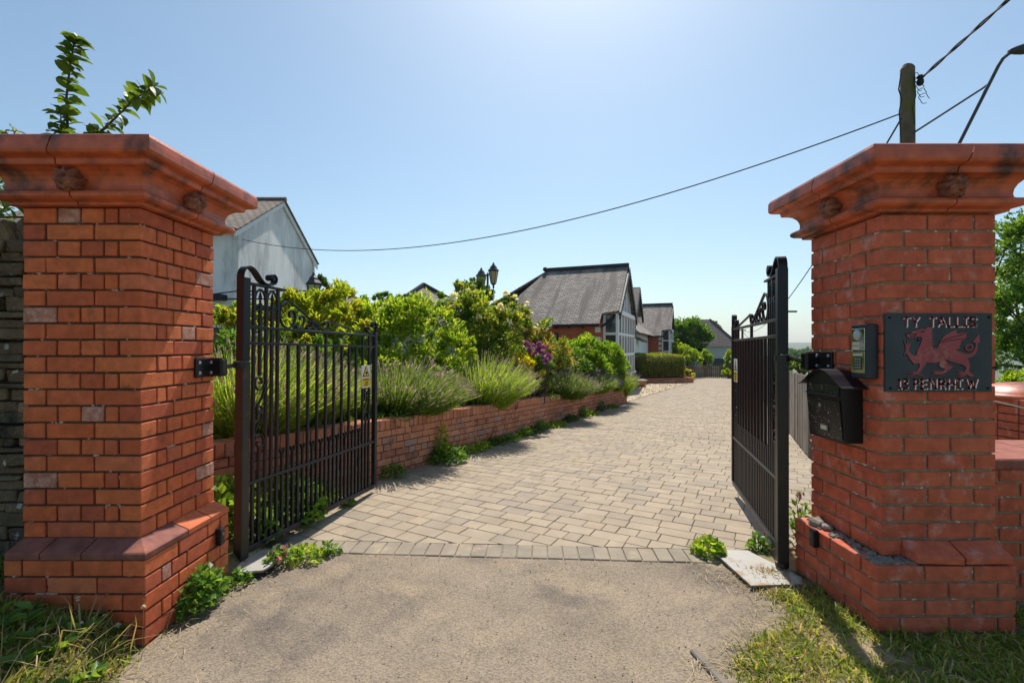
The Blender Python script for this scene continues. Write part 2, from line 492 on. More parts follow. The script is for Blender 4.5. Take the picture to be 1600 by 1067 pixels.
def quad_mesh(polys):
    """list of 3d polygons -> mesh with a 'cuv' attribute: u along the horizontal, v up the slope (metres)"""
    V, Fs, U = [], [], []
    for P in polys:
        P = [Vector(p) for p in P]
        n = Vector((0, 0, 0))
        for i in range(1, len(P) - 1):
            n += (P[i] - P[0]).cross(P[i + 1] - P[0])
        n.normalize()
        h = Vector((0, 0, 1)).cross(n)
        h = h.normalized() if h.length > 1e-4 else Vector((1, 0, 0))
        w = n.cross(h)
        b = len(V)
        for p in P:
            V.append(tuple(p)); U.append((p.dot(h), p.dot(w), 0))
        Fs.append(tuple(range(b, b + len(P))))
    return V, Fs, U

def cpoly(name, polys, mt, parent=None, thick=0.0):
    """sloped or upright slabs: each polygon given a thickness below its outward face"""
    out = []
    for P in polys:
        P = [Vector(p) for p in P]
        out.append(P)
        if thick:
            n = Vector((0, 0, 0))
            for i in range(1, len(P) - 1):
                n += (P[i] - P[0]).cross(P[i + 1] - P[0])
            n.normalize()
            Q = [p - n * thick for p in P]
            out.append(Q[::-1])
            for i in range(len(P)):
                j = (i + 1) % len(P)
                out.append([P[i], Q[i], Q[j], P[j]])
    V, Fs, U = quad_mesh(out)
    me = bpy.data.meshes.new(name)
    me.from_pydata(V, [], Fs)
    a = me.attributes.new('cuv', 'FLOAT_VECTOR', 'POINT')
    a.data.foreach_set('vector', np.array(U, dtype=np.float32).ravel())
    me.update()
    return link(name, me, mt, parent)

# ---------------------------------------------------------------- setting
def loft(mb, loops, cap=True, tint=0.0):
    n, m = len(loops[0]), len(loops)
    V = [tuple(p) for L in loops for p in L]
    Fs = []
    for i in range(m - 1):
        for k in range(n):
            k2 = (k + 1) % n
            Fs.append((i * n + k, (i + 1) * n + k, (i + 1) * n + k2, i * n + k2))
    if cap:
        tr = None
        P = [Vector(p) for p in loops[0]]
        for t in tessellate_polygon([P]): Fs.append(tuple(t))
        Q = [Vector(p) for p in loops[-1]]
        for t in tessellate_polygon([Q]): Fs.append(tuple(i + (m - 1) * n for i in t))
    return mb.add(V, Fs, tint)

def fix_normals(o):
    import bmesh
    bm = bmesh.new(); bm.from_mesh(o.data)
    bmesh.ops.recalc_face_normals(bm, faces=bm.faces)
    bm.to_mesh(o.data); bm.free()
    return o

def vnoise(x, y, s=1.0, seed=0):
    """cheap smooth noise from sines, about -1..1"""
    return (math.sin(x * 1.7 * s + seed) * math.cos(y * 2.3 * s - seed * 1.3) + .5 * math.sin(x * 4.1 * s + y * 3.3 * s + seed * 2.1) + .25 * math.sin(x * 9.7 * s - y * 8.1 * s + seed)) / 1.75

def sheet(name, xs, ys, zf, mt, kind='structure', inside=None):
    V = [(x, y, zf(x, y)) for y in ys for x in xs]
    nx = len(xs)
    Fs = []
    for j in range(len(ys) - 1):
        for i in range(nx - 1):
            if inside and not inside((xs[i] + xs[i + 1]) / 2, (ys[j] + ys[j + 1]) / 2): continue
            a = j * nx + i
            Fs.append((a, a + 1, a + 1 + nx, a + nx))
    me = bpy.data.meshes.new(name)
    me.from_pydata(V, [], Fs)
    me.shade_smooth()
    o = link(name, me, mt)
    o['kind'] = kind
    return o

def lin(a, b, n): return [a + (b - a) * i / (n - 1) for i in range(n)]

# retaining wall line (foot of its face)
WX0, WY0 = -2.58, 3.0
WD = Vector((.477, .879, 0)); WN = Vector((.879, -.477, 0))       # along the wall, towards the drive
WLEN = 12.4
def wall_x(y): return WX0 + .543 * (y - WY0)
def wall_top(y): return .691 - .034 * (y - WY0)
def fence_x(y): return 3.86 + .45 * (y - 6.25)

def ground_z(x, y):
    z = G(min(max(y, 0), 60)) - .12
    d = math.hypot(x, max(y, 0))
    if d > 60: z -= min((d - 60) * .06, 30)
    if x > 6: z -= min(.03 * (x - 6), 3)
    return z
sheet('ground', [-4000, -1500, -600, -250, -120, -70, -45, -30, -20, -14, -9, -5, -3, -1.5, 0, 1.5, 3, 5, 8, 12, 18, 26, 40, 60, 100, 200, 450, 1000, 2000, 5000],
      [-60, -20, -8, -3, 0, 2, 4, 5, 8, 12, 18, 25, 32, 40, 50, 60, 75, 100, 140, 200, 350, 600, 1000, 1600], ground_z, M['field'])

def hill_z(x, y):
    r = math.hypot(x, y)
    k = min(max((r - 1500) / 1300, 0), 1)
    return -42 + k * k * (3 - 2 * k) * (64 + 22 * math.sin(x * .0013 + 1.0) + 9 * math.sin(x * .0041) + 4 * math.sin(x * .011 + y * .004))
sheet('hills', lin(-3800, 5200, 61), lin(1200, 3600, 17), hill_z, M['field'])

sheet('road', lin(-9, 9, 73), lin(-6, 3.42, 48), lambda x, y: .004 * vnoise(x, y, 1.2, 3) - .006, M['asphalt'])

# verges: mounds that dip under the asphalt at their edge
L_EDGE = [(-6, -1.55), (0, -1.6), (2.0, -1.66), (2.3, -1.70), (2.6, -1.70), (2.9, -1.66), (3.2, -1.62), (3.6, -1.75)]
R_EDGE = [(-6, .5), (0, .55), (1.5, .72), (1.85, .84), (2.05, .92), (2.25, 1.07), (2.4, 1.30), (2.6, 1.44), (2.8, 1.40), (3.0, 1.30), (3.15, 1.27), (3.6, 1.4)]
def interp(T, y):
    for (a, b), (c, d) in zip(T, T[1:]):
        if y <= c: return b + (d - b) * (y - a) / (c - a)
    return T[-1][1]
def sm(t): t = min(max(t, 0), 1); return t * t * (3 - 2 * t)
def lverge_z(x, y):
    d = interp(L_EDGE, y) + .03 * vnoise(y * 6, 1, 1, 4) - x
    return -.03 + .16 * sm((d + .02) / .22) + .13 * sm((d - .05) / .9) + .012 * vnoise(x * 5, y * 5, 1, 2)
def rverge_z(x, y):
    d = x - interp(R_EDGE, y) + .03 * vnoise(y * 6, 2, 1, 1)
    return -.03 + .045 * sm((d + .05) / .2) + .012 * vnoise(x * 5, y * 5, 1, 7)
sheet('left_verge', lin(-6.5, -1.5, 90), lin(-1.0, 3.4, 76), lverge_z, M['verge'])
sheet('right_verge', lin(.5, 6.5, 106), lin(-1.0, 3.3, 74), rverge_z, M['verge'])

# ---- block paved drive
PA = R(29)
RD = Vector((math.cos(PA), -math.sin(PA), 0))       # along a course
CD = Vector((math.sin(PA), math.cos(PA), 0))        # across courses
K0, K1 = Vector((-1.62, 3.505, 0)), Vector((1.60, 3.318, 0))   # inner edge of the kerb course
KD = (K1 - K0).normalized(); KN = Vector((KD.y, -KD.x, 0))     # towards the road
drive = sheet('driveway', lin(-3, 20, 93), lin(3.3, 36, 110), lambda x, y: G(y) - .010, M['sand'],
              inside=lambda x, y: wall_x(y) - .7 < x < fence_x(y) + 1.2 and (y > 3.3))
def clip(poly, a, n):
    """keep the side where (p-a).n <= 0"""
    out = []
    for i in range(len(poly)):
        p, q = poly[i], poly[(i + 1) % len(poly)]
        dp, dq = (p - a).dot(n), (q - a).dot(n)
        if dp <= 0: out.append(p)
        if dp * dq < 0: out.append(p + (q - p) * (dp / (dp - dq)))
    return out
def paver_geo(poly, h=.03, ch=.0035):
    """chamfered slab on a convex polygon, top at z=0"""
    c = sum(poly, Vector((0, 0, 0))) / len(poly)
    n = len(poly)
    ins = []
    for p in poly:
        d = p - c
        ins.append(c + d * max(0, 1 - ch * 1.5 / max(d.length, .01)))
    V = [(p.x, p.y, 0) for p in ins] + [(p.x, p.y, -ch) for p in poly] + [(p.x, p.y, -h) for p in poly]
    Fs = [tuple(range(n))]
    for lv in (0, n):
        for i in range(n):
            j = (i + 1) % n
            Fs.append((lv + i, lv + n + i, lv + n + j, lv + j))
    return V, Fs
prng = random.Random(5)
pavers = []
ROW, JO = .148, .005
SP_W = Vector((WX0, WY0, 0)); FN = Vector((1, -.45, 0)).normalized(); FP = Vector((3.86, 6.25, 0))
for r in range(-22, 260):
    base = CD * (r * ROW)
    s = -24 + prng.uniform(0, .2)
    while s < 24:
        L = prng.choice([.115, .155, .155, .20, .235, .235, .27])
        c0 = base + RD * (s + L / 2) + CD * (ROW / 2)
        if 3.0 < c0.y < 35 and wall_x(c0.y) - .4 < c0.x < fence_x(c0.y) + .4:
            a, b = s + JO / 2, s + L - JO / 2
            P = [base + RD * a + CD * (JO / 2), base + RD * b + CD * (JO / 2), base + RD * b + CD * (ROW - JO / 2), base + RD * a + CD * (ROW - JO / 2)]
            full = len(P)
            Q = clip(P, K0 - KN * .003, KN)
            if len(Q) > 2: Q = clip(Q, SP_W + WN * .0, -WN) if c0.y < 13.5 else Q
            if len(Q) > 2: Q = clip(Q, FP, FN)
            if len(Q) > 2:
                ar = abs(sum(Q[i].x * Q[(i + 1) % len(Q)].y - Q[(i + 1) % len(Q)].x * Q[i].y for i in range(len(Q)))) / 2
                if ar > .0012: pavers.append((c0, L, Q, ar > .98 * (L - JO) * (ROW - JO)))
        s += L
def in_view(p, m=40):
    if p.y < .5: return False
    return -m < CX + F * p.x / p.y < 1600 + m
pavers.sort(key=lambda t: (not in_view(t[0], 0), t[0].y))
pv_cache = {}
rest = MB()
for i, (c0, L, Q, whole) in enumerate(pavers):
    dz = G(c0.y) + prng.uniform(-.0018, .0018)
    if i < 300:
        if whole:
            k = round(L, 3)
            if k not in pv_cache:
                a, b = L / 2 - JO / 2, ROW / 2 - JO / 2
                pv_cache[k] = MB().add(*paver_geo([Vector((-a, -b, 0)), Vector((a, -b, 0)), Vector((a, b, 0)), Vector((-a, b, 0))])).mesh('paver')
            link('paver', pv_cache[k], M['paver'], drive, (c0.x, c0.y, dz), (prng.uniform(-.006, .006), prng.uniform(-.006, .006), -PA))
        else:
            V, Fs = paver_geo([q - c0 for q in Q])
            MB().add(V, Fs).build('paver', M['paver'], drive, (c0.x, c0.y, dz), (prng.uniform(-.004, .004), prng.uniform(-.004, .004), 0))
    else:
        V, Fs = paver_geo([q - c0 for q in Q])
        rest.add([(v[0] + c0.x, v[1] + c0.y, v[2] + dz - (.02 if c0.y < 25 else .035) * v[1]) for v in V], Fs, prng.random())
tag(rest.build('far_pavers', M['paver'], drive), kind='stuff')
kb = MB().add(*paver_geo([Vector((-.0485, -.1, 0)), Vector((.0485, -.1, 0)), Vector((.0485, .1, 0)), Vector((-.0485, .1, 0))], .05)).mesh('kerb_block')
nk = int((K1 - K0).length / .104)
for i in range(nk):
    p = K0 + KD * (.052 + i * .104) + KN * .104
    link('kerb_block', kb, M['kerb'], drive, (p.x, p.y, .002 + prng.uniform(-.002, .002)), (prng.uniform(-.012, .012), prng.uniform(-.012, .012), math.atan2(KD.y, KD.x) + prng.uniform(-.012, .012)))

# ---- garden and gravel
def garden_z(x, y):
    p = (Vector((x, y, 0)) - SP_W).dot(-WN)
    return wall_top(min(y, 16)) - .10 + .045 * min(max(p - .2, 0), 14) + .03 * vnoise(x * 2, y * 2, 1, 5)
sheet('garden_bed', lin(-22, 4, 105), lin(3.0, 34, 120), garden_z, M['soil'],
      inside=lambda x, y: (Vector((x, y, 0)) - SP_W).dot(-WN) > .12 and (Vector((x, y, 0)) - SP_W).dot(WD) < 12.2 + .0)
GRAV = [at(982, 627, 13.9), at(1072, 600, 24)]
def grav_in(x, y):
    t = (Vector((x, y, 0)) - SP_W)
    return t.dot(WD) > WLEN - .1 and -6 < t.dot(WN) < -.02 and y < 27
sheet('gravel_path', lin(-1, 10, 110), lin(12, 28, 130), lambda x, y: G(y) + .012 + .006 * vnoise(x * 9, y * 9, 1, 3), M['gravel'], inside=grav_in)

# ---------------------------------------------------------------- brickwork
bcache = {}
brng = random.Random(3)
def brick_mesh(sx, sy, sz, ch=.0035):
    k = (round(sx, 3), round(sy, 3), round(sz, 3), brng.randint(0, 2))
    if k not in bcache:
        V, Fs = chamfer_box(sx, sy, sz, ch, .0012, brng)
        bcache[k] = MB().add(V, Fs).mesh('brick')
    return bcache[k]
def brick(parent, x0, x1, y0, y1, z0, z1, mt, name='brick'):
    me = brick_mesh(x1 - x0, y1 - y0, z1 - z0)
    mats = me.materials
    if len(mats) and mats[0] != mt:
        me = me.copy(); me.materials.clear()
    o = link(name, me, mt, parent, ((x0 + x1) / 2, (y0 + y1) / 2, (z0 + z1) / 2),
             (brng.uniform(-.003, .003), brng.uniform(-.004, .004), brng.uniform(-.003, .003)))
    return o

def brick_face_rows(root, W, sx, z0, n, pitch, joint, rows, mt, depth=.10, zmin=-.2, off2=(0, 0)):
    """bricks on the two seen faces (front y=-W/2 and the face towards the drive x=sx*W/2), corner bricks shared; the other two faces joined"""
    h = W / 2
    back = MB()
    for c in range(n):
        za = z0 + c * pitch + joint / 2; zb = z0 + (c + 1) * pitch - joint / 2
        if zb < zmin: continue
        (fr, sd_) = rows[(n - 1 - c) % 2]
        def put(xa, xb, ya, yb, mt=mt):
            if mt == M['brick_old'] and max(xb - xa, yb - ya) < .17 and brng.random() < .09: mt = M['brick_pale']
            if sx < 0: xa, xb = -xb, -xa
            j = brng.uniform(-.0012, .0012)
            brick(root, xa + j + off2[0], xb + j + off2[0], ya + j + off2[1], yb + j + off2[1], za, zb, mt)
        put(h - fr[0], h, -h, -h + sd_[0])
        x = h - fr[0] - joint
        for L in fr[1:]:
            put(x - L, x, -h, -h + depth); x -= L + joint
        y = -h + sd_[0] + joint
        for L in sd_[1:]:
            put(h - depth, h, y, y + L); y += L + joint
        off = .115 if c % 2 else 0
        y = -h + depth + joint
        while y < h - .02:
            e = min(y + .215 - (off if y < -h + depth + .02 else 0), h)
            xa, xb = (-h, -h + depth) if sx > 0 else (h - depth, h)
            back.cbox(xa + off2[0], xb + off2[0], y + off2[1], e + off2[1], za, zb, .0035, brng.random()); y = e + joint
        x = -h + depth + joint
        while x < h - depth - .03:
            e = min(x + .215 - (0 if x > -h + depth + .02 else off), h - depth - joint)
            back.cbox(x + off2[0], e + off2[0], h - depth + off2[1], h + off2[1], za, zb, .0035, brng.random()); x = e + joint
    return back

def fill(total, first, joint, pat):
    """brick lengths along a face starting with the corner brick"""
    out = [first]; rem = total - first; i = 0
    while rem > joint + .03:
        L = min(pat[i % len(pat)], rem - joint)
        if rem - joint - L < .05: L = rem - joint
        out.append(L); rem -= L + joint; i += 1
    return out

CAP = [(0, 0), (.034, 0), (.038, .010), (.050, .013), (.070, .017), (.082, .026), (.085, .037), (.080, .047), (.066, .053), (.052, .056), (.046, .062), (.044, .076), (.047, .095), (.056, .114), (.072, .130),
       (.094, .141), (.118, .145), (.122, .150), (.125, .166), (.134, .170), (.156, .173), (.168, .178), (.175, .188), (.1755, .212), (.1745, .234), (.168, .247), (.152, .255), (.130, .258), (.05, .268), (-.10, .275), (-.10, 0)]

def boss_mesh(seed):
    rg = random.Random(seed)
    V, Fs = [], []
    nt_, npz = 14, 26
    for i in range(nt_ + 1):
        th = R(118) * i / nt_
        for k in range(npz):
            ph = 2 * math.pi * k / npz
            r = 1.0
            if th > R(42): r += .16 * math.cos(8 * ph + .6) * sm((th - R(42)) / R(16)) + .05 * math.cos(17 * ph)
            def lump(t0, p0, w, a):
                d = math.acos(max(-1, min(1, math.cos(th) * math.cos(t0) + math.sin(th) * math.sin(t0) * math.cos(ph - p0))))
                return a * math.exp(-(d / w) ** 2)
            r += lump(R(10), R(-90), .20, .40) + lump(R(32), R(60), .18, .26) + lump(R(32), R(120), .18, .26)
            r += lump(R(20), R(40), .13, -.34) + lump(R(20), R(140), .13, -.34) + lump(R(38), R(-90), .20, .22) + lump(R(27), R(-90), .10, -.30)
            r += lump(R(36), R(-10), .2, .12) + lump(R(36), R(190), .2, .12) + rg.uniform(-.025, .025)
            V.append((r * math.sin(th) * math.cos(ph), r * math.sin(th) * math.sin(ph), r * math.cos(th)))
    for i in range(nt_):
        for k in range(npz):
            k2 = (k + 1) % npz
            Fs.append((i * npz + k, (i + 1) * npz + k, (i + 1) * npz + k2, i * npz + k2))
    mb = MB().add([(p[0] * .060, p[1] * .062, p[2] * .06) for p in V], Fs)
    return mb.mesh('boss', False)

def make_cap(root, W, z, seed, mt):
    h = W / 2
    rg = random.Random(seed)
    cap = empty('cap', (0, 0, z)); cap.parent = root
    core = MB().box(-h + .02, h - .02, -h + .02, h - .02, .002, .29)
    core.build('mortar_joint', M['cement'], cap)
    bm_ = boss_mesh(seed)
    for q in range(4):
        a = R(90) * q
        ca, sa = math.cos(a), math.sin(a)
        rot = lambda x, y: (x * ca - y * sa, x * sa + y * ca)
        s1 = rg.uniform(-.012, .012)
        loops = [[], [], []]
        for (o, zz) in CAP:
            zz *= 1.13
            ww = .016 * math.sin(zz * 24 + .8)
            g = .0035
            loops[0].append((*rot(ww + g, -(h + o)), zz))
            loops[1].append((*rot(h + o, -(h + o)), zz))
            loops[2].append((*rot(h + o, ww - g), zz))
        mb = loft(MB(), loops)
        fix_normals(mb.build('cap_block', mt, cap))
        d = rot(0, -1)
        o = link('boss', bm_, M['terracotta_dark'], cap, (d[0] * (h + .062) + rot(.004, 0)[0], d[1] * (h + .062) + rot(.004, 0)[1], .110))
        o.rotation_euler = (R(95), 0, a)
    return cap

def plinth_piece(root, W, sx, side, a, b, prof, mt, mitre=False):
    """sloped plinth brick; side 'f' front or 's' drive side; a..b measured from the corner (mitre: wraps it)"""
    h = W / 2
    def pt(side_, t, o, z):
        x, y = (h - t, -(h + o)) if side_ == 'f' else (h + o, -h + t)
        return (sx * x, y, z)
    if mitre:
        loops = [[pt('f', a, o, z) for o, z in prof], [(sx * (h + o), -(h + o), z) for o, z in prof], [pt('s', b, o, z) for o, z in prof]]
    else:
        loops = [[pt(side, t, o, z) for o, z in prof] for t in (a, b)]
    return fix_normals(loft(MB(), loops).build('plinth_brick', mt, root))

# ---- left pillar
WL = .571
lp = empty('brick_pillar', (-1.81 - WL / 2, 2.34 + WL / 2, 0), label='old red brick gate pillar joined to the dark rubble stone wall', cat='pillar')
rowsL = [([.105, .06, .105, .105, .16], [.225, .225, .103]), ([.225, .225, .103], [.105, .06, .105, .105, .16])]
bk = brick_face_rows(lp, WL, 1, .470, 20, .0807, .010, rowsL, M['brick_old'])
tag(bk.build('rear_brickwork', M['brick_old'], lp), kind='stuff')
MB().box(-WL / 2 + .012, WL / 2 - .012, -WL / 2 + .012, WL / 2 - .012, .40, 2.083).build('mortar', M['mortar_old'], lp)
WB = WL + .09
rowsB = [(fill(WB, .105, .009, [.225, .225, .105, .225]), fill(WB, .225, .009, [.225, .105, .225])), (fill(WB, .225, .009, [.225, .225, .105]), fill(WB, .105, .009, [.06, .105, .225, .105]))]
bk = brick_face_rows(lp, WB, 1, -.16, 7, .0807, .010, rowsB, M['brick_old'], off2=(.045, -.045))
tag(bk.build('rear_base_brickwork', M['brick_old'], lp), kind='stuff')
MB().box(-WB / 2 + .057, WB / 2 + .033, -WB / 2 - .033, WB / 2 - .057, -.2, .402).build('base_mortar', M['mortar_old'], lp)
prof = [(-.06, .406), (.092, .406), (.094, .432), (.088, .438), (.004, .474), (-.06, .474)]
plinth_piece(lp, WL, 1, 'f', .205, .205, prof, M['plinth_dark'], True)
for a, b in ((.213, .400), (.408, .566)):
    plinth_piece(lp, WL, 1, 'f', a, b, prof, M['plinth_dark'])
for a, b in ((.213, .395), (.403, .569)):
    plinth_piece(lp, WL, 1, 's', a, b, prof, M['brick_old'])
make_cap(lp, WL, 2.085, 4, M['terracotta'])

# ---- right pillar
WR = .572
rp = empty('brick_pillar', (1.865 + WR / 2, 2.42 + WR / 2, 0), label='red brick gate pillar carrying the slate dragon plaque, intercom and black mailbox', cat='pillar')
rowsR = [([.224, .224, .102], [.105, .224, .221]), ([.105, .224, .221], [.224, .224, .102])]
bk = brick_face_rows(rp, WR, -1, .348, 20, .0863, .012, rowsR, M['brick_new'])
tag(bk.build('rear_brickwork', M['brick_new'], rp), kind='stuff')
MB().box(-WR / 2 + .009, WR / 2 - .009, -WR / 2 + .009, WR / 2 - .009, .30, 2.074).build('mortar', M['mortar_new'], rp)
WB2 = WR + .10
rowsB2 = [(fill(WB2, .224, .012, [.224]), fill(WB2, .105, .012, [.224])), (fill(WB2, .105, .012, [.224]), fill(WB2, .224, .012, [.224]))]
bk = brick_face_rows(rp, WB2, -1, -.147, 6, .0826, .012, rowsB2, M['brick_new'], off2=(-.05, -.05))
tag(bk.build('rear_base_brickwork', M['brick_new'], rp), kind='stuff')
MB().box(-WB2 / 2 - .041, WB2 / 2 - .059, -WB2 / 2 - .041, WB2 / 2 - .059, -.2, .341).build('base_mortar', M['mortar_new'], rp)
prof2 = [(.004, .350), (.098, .350), (.100, .378), (.094, .384), (.01, .428), (.004, .428)]
plinth_piece(rp, WR, -1, 'f', .085, .312, prof2, M['brick_new']).rotation_euler = (0, R(2.0), 0)
plinth_piece(rp, WR, -1, 'f', .350, .570, prof2, M['brick_new']).rotation_euler = (0, R(-1.6), R(-1.0))
# broken bedding mortar along the ledge
mb = MB(); rr = random.Random(8)
hh = WR / 2
def crumb(x, y, z, sx_, sy_, sz_):
    V, Fs = chamfer_box(sx_, sy_, sz_, min(sx_, sy_, sz_) * .3, .006, rr)
    Mx = Matrix.Translation((x, y, z)) @ Matrix.Rotation(rr.uniform(0, 3), 4, 'Z') @ Matrix.Rotation(rr.uniform(-.3, .3), 4, 'X')
    mb.add(V, Fs, 0, Mx)
for i in range(90):
    t = rr.uniform(-.06, .56)
    o = rr.uniform(.006, .07) * (1 if rr.random() < .7 else .5)
    s_ = rr.uniform(.010, .028)
    crumb(-(hh + o), -hh + t, .340 + s_ * .2, s_, s_ * 1.2, s_ * .7)
for i in range(60):
    crumb(-(hh + .08) + rr.uniform(0, .18), -hh - rr.uniform(.004, .07), .342, rr.uniform(.012, .04), .025, .018)
mb.build('broken_mortar', M['cement'], rp)
mb = MB()
for (t, o, s_) in ((.44, .035, .10), (.37, .03, .06), (.25, .03, .05)):
    crumb(-(hh + o), -hh + t, .352, s_, s_ * .8, s_ * .55)
mb.build('loose_stone', M['cement'], rp)
make_cap(rp, WR, 2.076, 9, M['terracotta'])

# ---- gate sensor boxes on the plinths
for (x, y, z, sgn, lab) in ((-1.72, 2.80, .30, 1, 'small black gate sensor on the plinth of the pillar beside the stone wall'), (1.763, 2.775, .30, -1, 'small black gate sensor on the plinth of the pillar with the mailbox')):
    r0 = empty('gate_sensor', (x, y, z), label=lab, cat='sensor')
    MB().cbox(-.001 if sgn > 0 else -.034, .034 if sgn > 0 else .001, -.022, .022, -.05, .05, .006).build('housing', M['plastic_black'], r0)
    MB().lathe([(.010, 0), (.010, .003)], 10, Matrix.Translation((sgn * .0335, 0, .015)) @ Matrix.Rotation(R(90) * sgn, 4, 'Y')).build('lens', M['glass'], r0)

# ---------------------------------------------------------------- gates
def arc(cx, cz, r, a0, a1, n=14, r1=None):
    r1 = r if r1 is None else r1
    return [(cx + (r + (r1 - r) * i / n) * math.cos(R(a0 + (a1 - a0) * i / n)), cz + (r + (r1 - r) * i / n) * math.sin(R(a0 + (a1 - a0) * i / n))) for i in range(n + 1)]
def smooth(pts, n=6):
    """Catmull-Rom through points"""
    out = []
    P = [pts[0]] + list(pts) + [pts[-1]]
    for i in range(1, len(P) - 2):
        for k in range(n):
            t = k / n
            out.append(tuple(.5 * ((2 * P[i][d]) + (-P[i - 1][d] + P[i + 1][d]) * t + (2 * P[i - 1][d] - 5 * P[i][d] + 4 * P[i + 1][d] - P[i + 2][d]) * t * t + (-P[i - 1][d] + 3 * P[i][d] - 3 * P[i + 1][d] + P[i + 2][d]) * t ** 3) for d in (0, 1)))
    out.append(tuple(pts[-1]))
    return out
def make_gate():
    g = empty('iron_gate')
    I = M['iron']
    LEN = 1.62
    b = .0102
    MB().cbox(-.032, .032, -.032, .032, .02, 1.31, .004).build('hinge_post', M['iron_rust'], g)
    MB().cbox(-.030, .030, -.030, .030, 1.312, 1.852, .004).build('upper_post', I, g)
    MB().lathe([(.034, -.012), (.040, -.010), (.040, .02), (.034, .022)], 12).build('pivot_foot', M['iron_rust'], g)
    MB().cbox(LEN - .022, LEN + .022, -.02, .02, .09, 1.565, .004).build('stile', I, g)
    # rails
    MB().cbox(.03, LEN - .02, -.02, .02, .066, .108, .004).build('rail', I, g)
    MB().cbox(.03, LEN - .02, -.016, .016, .503, .525, .003).build('rail', I, g)
    MB().cbox(.03, LEN - .02, -.016, .016, 1.420, 1.438, .003).build('rail', I, g)
    MB().cbox(.03, LEN + .01, -.016, .016, 1.526, 1.544, .003).build('rail', I, g)
    MB().cbox(.03, .375, -.02, .02, 1.812, 1.828, .003).build('rail', I, g)
    cache = {}
    def vbar(s, z0, z1, name='bar', hw=b):
        k = (round(z1 - z0, 3), hw)
        if k not in cache:
            cache[k] = MB().cbox(-hw, hw, -hw, hw, 0, z1 - z0, .002).mesh(name)
        return link(name, cache[k], I, g, (s, 0, z0))
    xs = [.087 + .11 * k for k in range(14)]
    for k, s in enumerate(xs):
        vbar(s, .10, 1.82 if k < 3 else (1.53 if k in (7, 12, 13) else 1.424))
    # fishtail dog bars
    fish = MB()
    for sg in (-1, 1):
        fish.add([(-.004, -b, 0), (.004, -b, 0), (sg * .022 + .005, -b, .045), (sg * .022 - .005, -b, .05), (-.004, b, 0), (.004, b, 0), (sg * .022 + .005, b, .045), (sg * .022 - .005, b, .05)],
                 [(0, 1, 2, 3), (7, 6, 5, 4), (0, 4, 5, 1), (1, 5, 6, 2), (2, 6, 7, 3), (3, 7, 4, 0)])
    fm = fish.mesh('fishtail')
    for k in range(1, 13):
        s = xs[k] + .055
        if k == 12: continue
        d = vbar(s, .10, .635 if k > 1 else 1.70, 'dog_bar' if k > 1 else 'bar')
        if k > 1: link('fishtail', fm, I, d, (0, 0, .53))
    for s in (xs[0] + .055, xs[12] + .055):
        d = vbar(s, .10, .74, 'dog_bar')
    vbar(xs[0] + .055, 1.21, 1.70)
    # spear finials and gothic arches
    sp_ = MB().lathe([(.004, -.01), (.010, 0), (.012, .008), (.008, .016), (.017, .035), (.012, .055), (.002, .085)], 4).mesh('finial')
    for s in (xs[0] + .055, xs[1] + .055):
        link('finial', sp_, I, g, (s, 0, 1.70))
        for sg in (-1, 1):
            pts = smooth([(s + sg * .010, 1.672), (s + sg * .022, 1.655), (s + sg * .034, 1.665), (s + sg * .036, 1.682), (s + sg * .026, 1.688)], 4)
            MB().ribbon(pts, .016, .007).build('curl', I, g)
            MB().ribbon(smooth([(s + sg * .020, 1.690), (s + sg * .030, 1.668), (s + sg * .044, 1.68), (s + sg * .046, 1.72), (s + sg * .036, 1.765), (s + sg * .004, 1.796)], 5), .016, .007).build('arch', I, g)
        MB().cbox(s - .014, s + .014, -.014, .014, 1.668, 1.682, .002).build('collar', I, g)
    # top sweep of the hinge post
    sw = smooth([(-.026, 1.83), (-.022, 1.88), (.004, 1.918), (.045, 1.926), (.085, 1.905), (.125, 1.865), (.165, 1.838), (.215, 1.834), (.262, 1.852), (.272, 1.885), (.250, 1.906), (.224, 1.898), (.220, 1.878), (.236, 1.872)], 6)
    MB().ribbon(sw, .052, .010).build('top_sweep', I, g)
    MB().lathe([(.013, -.03), (.013, .03)], 10, Matrix.Translation((.236, 0, 1.878)) @ Matrix.Rotation(R(90), 4, 'X')).build('scroll_eye', I, g)
    # crest scrolls on the upper rail
    big = smooth([(.455, 1.635), (.430, 1.630), (.425, 1.660), (.455, 1.680), (.485, 1.655), (.480, 1.600), (.435, 1.552), (.375, 1.556), (.333, 1.605), (.330, 1.670), (.365, 1.722), (.415, 1.738), (.470, 1.722), (.830, 1.548)], 7)
    MB().ribbon(big, .018, .010).build('scroll', I, g)
    for (x, k) in ((.565, 1.0), (.665, .72), (.735, .55)):
        c = smooth([(x - .02 * k, 1.615 * 1 - (1 - k) * .06), (x - .03 * k, 1.63 - (1 - k) * .075), (x - .005 * k, 1.648 - (1 - k) * .09), (x + .022 * k, 1.632 - (1 - k) * .08), (x + .015 * k, 1.59 - (1 - k) * .045), (x - .02 * k, 1.56 - (1 - k) * .012), (x - .055 * k, 1.552), (x - .075 * k, 1.575 - (1 - k) * .02)], 6)
        MB().ribbon(c[::-1] if k < .9 else c, .018, .009).build('scroll', I, g)
    MB().ribbon(smooth([(.848, 1.588), (.838, 1.605), (.852, 1.622), (.880, 1.618), (.890, 1.590), (.868, 1.556), (.838, 1.550)], 6), .018, .009).build('scroll', I, g)
    MB().ribbon(smooth([(.862, 1.615), (.905, 1.628), (.95, 1.616), (1.44, 1.548)], 6), .018, .009).build('scroll', I, g)
    MB().ribbon(smooth([(1.555, 1.552), (1.50, 1.560), (1.462, 1.580), (1.470, 1.610), (1.500, 1.606), (1.498, 1.588)], 6), .034, .010).build('scroll', I, g)
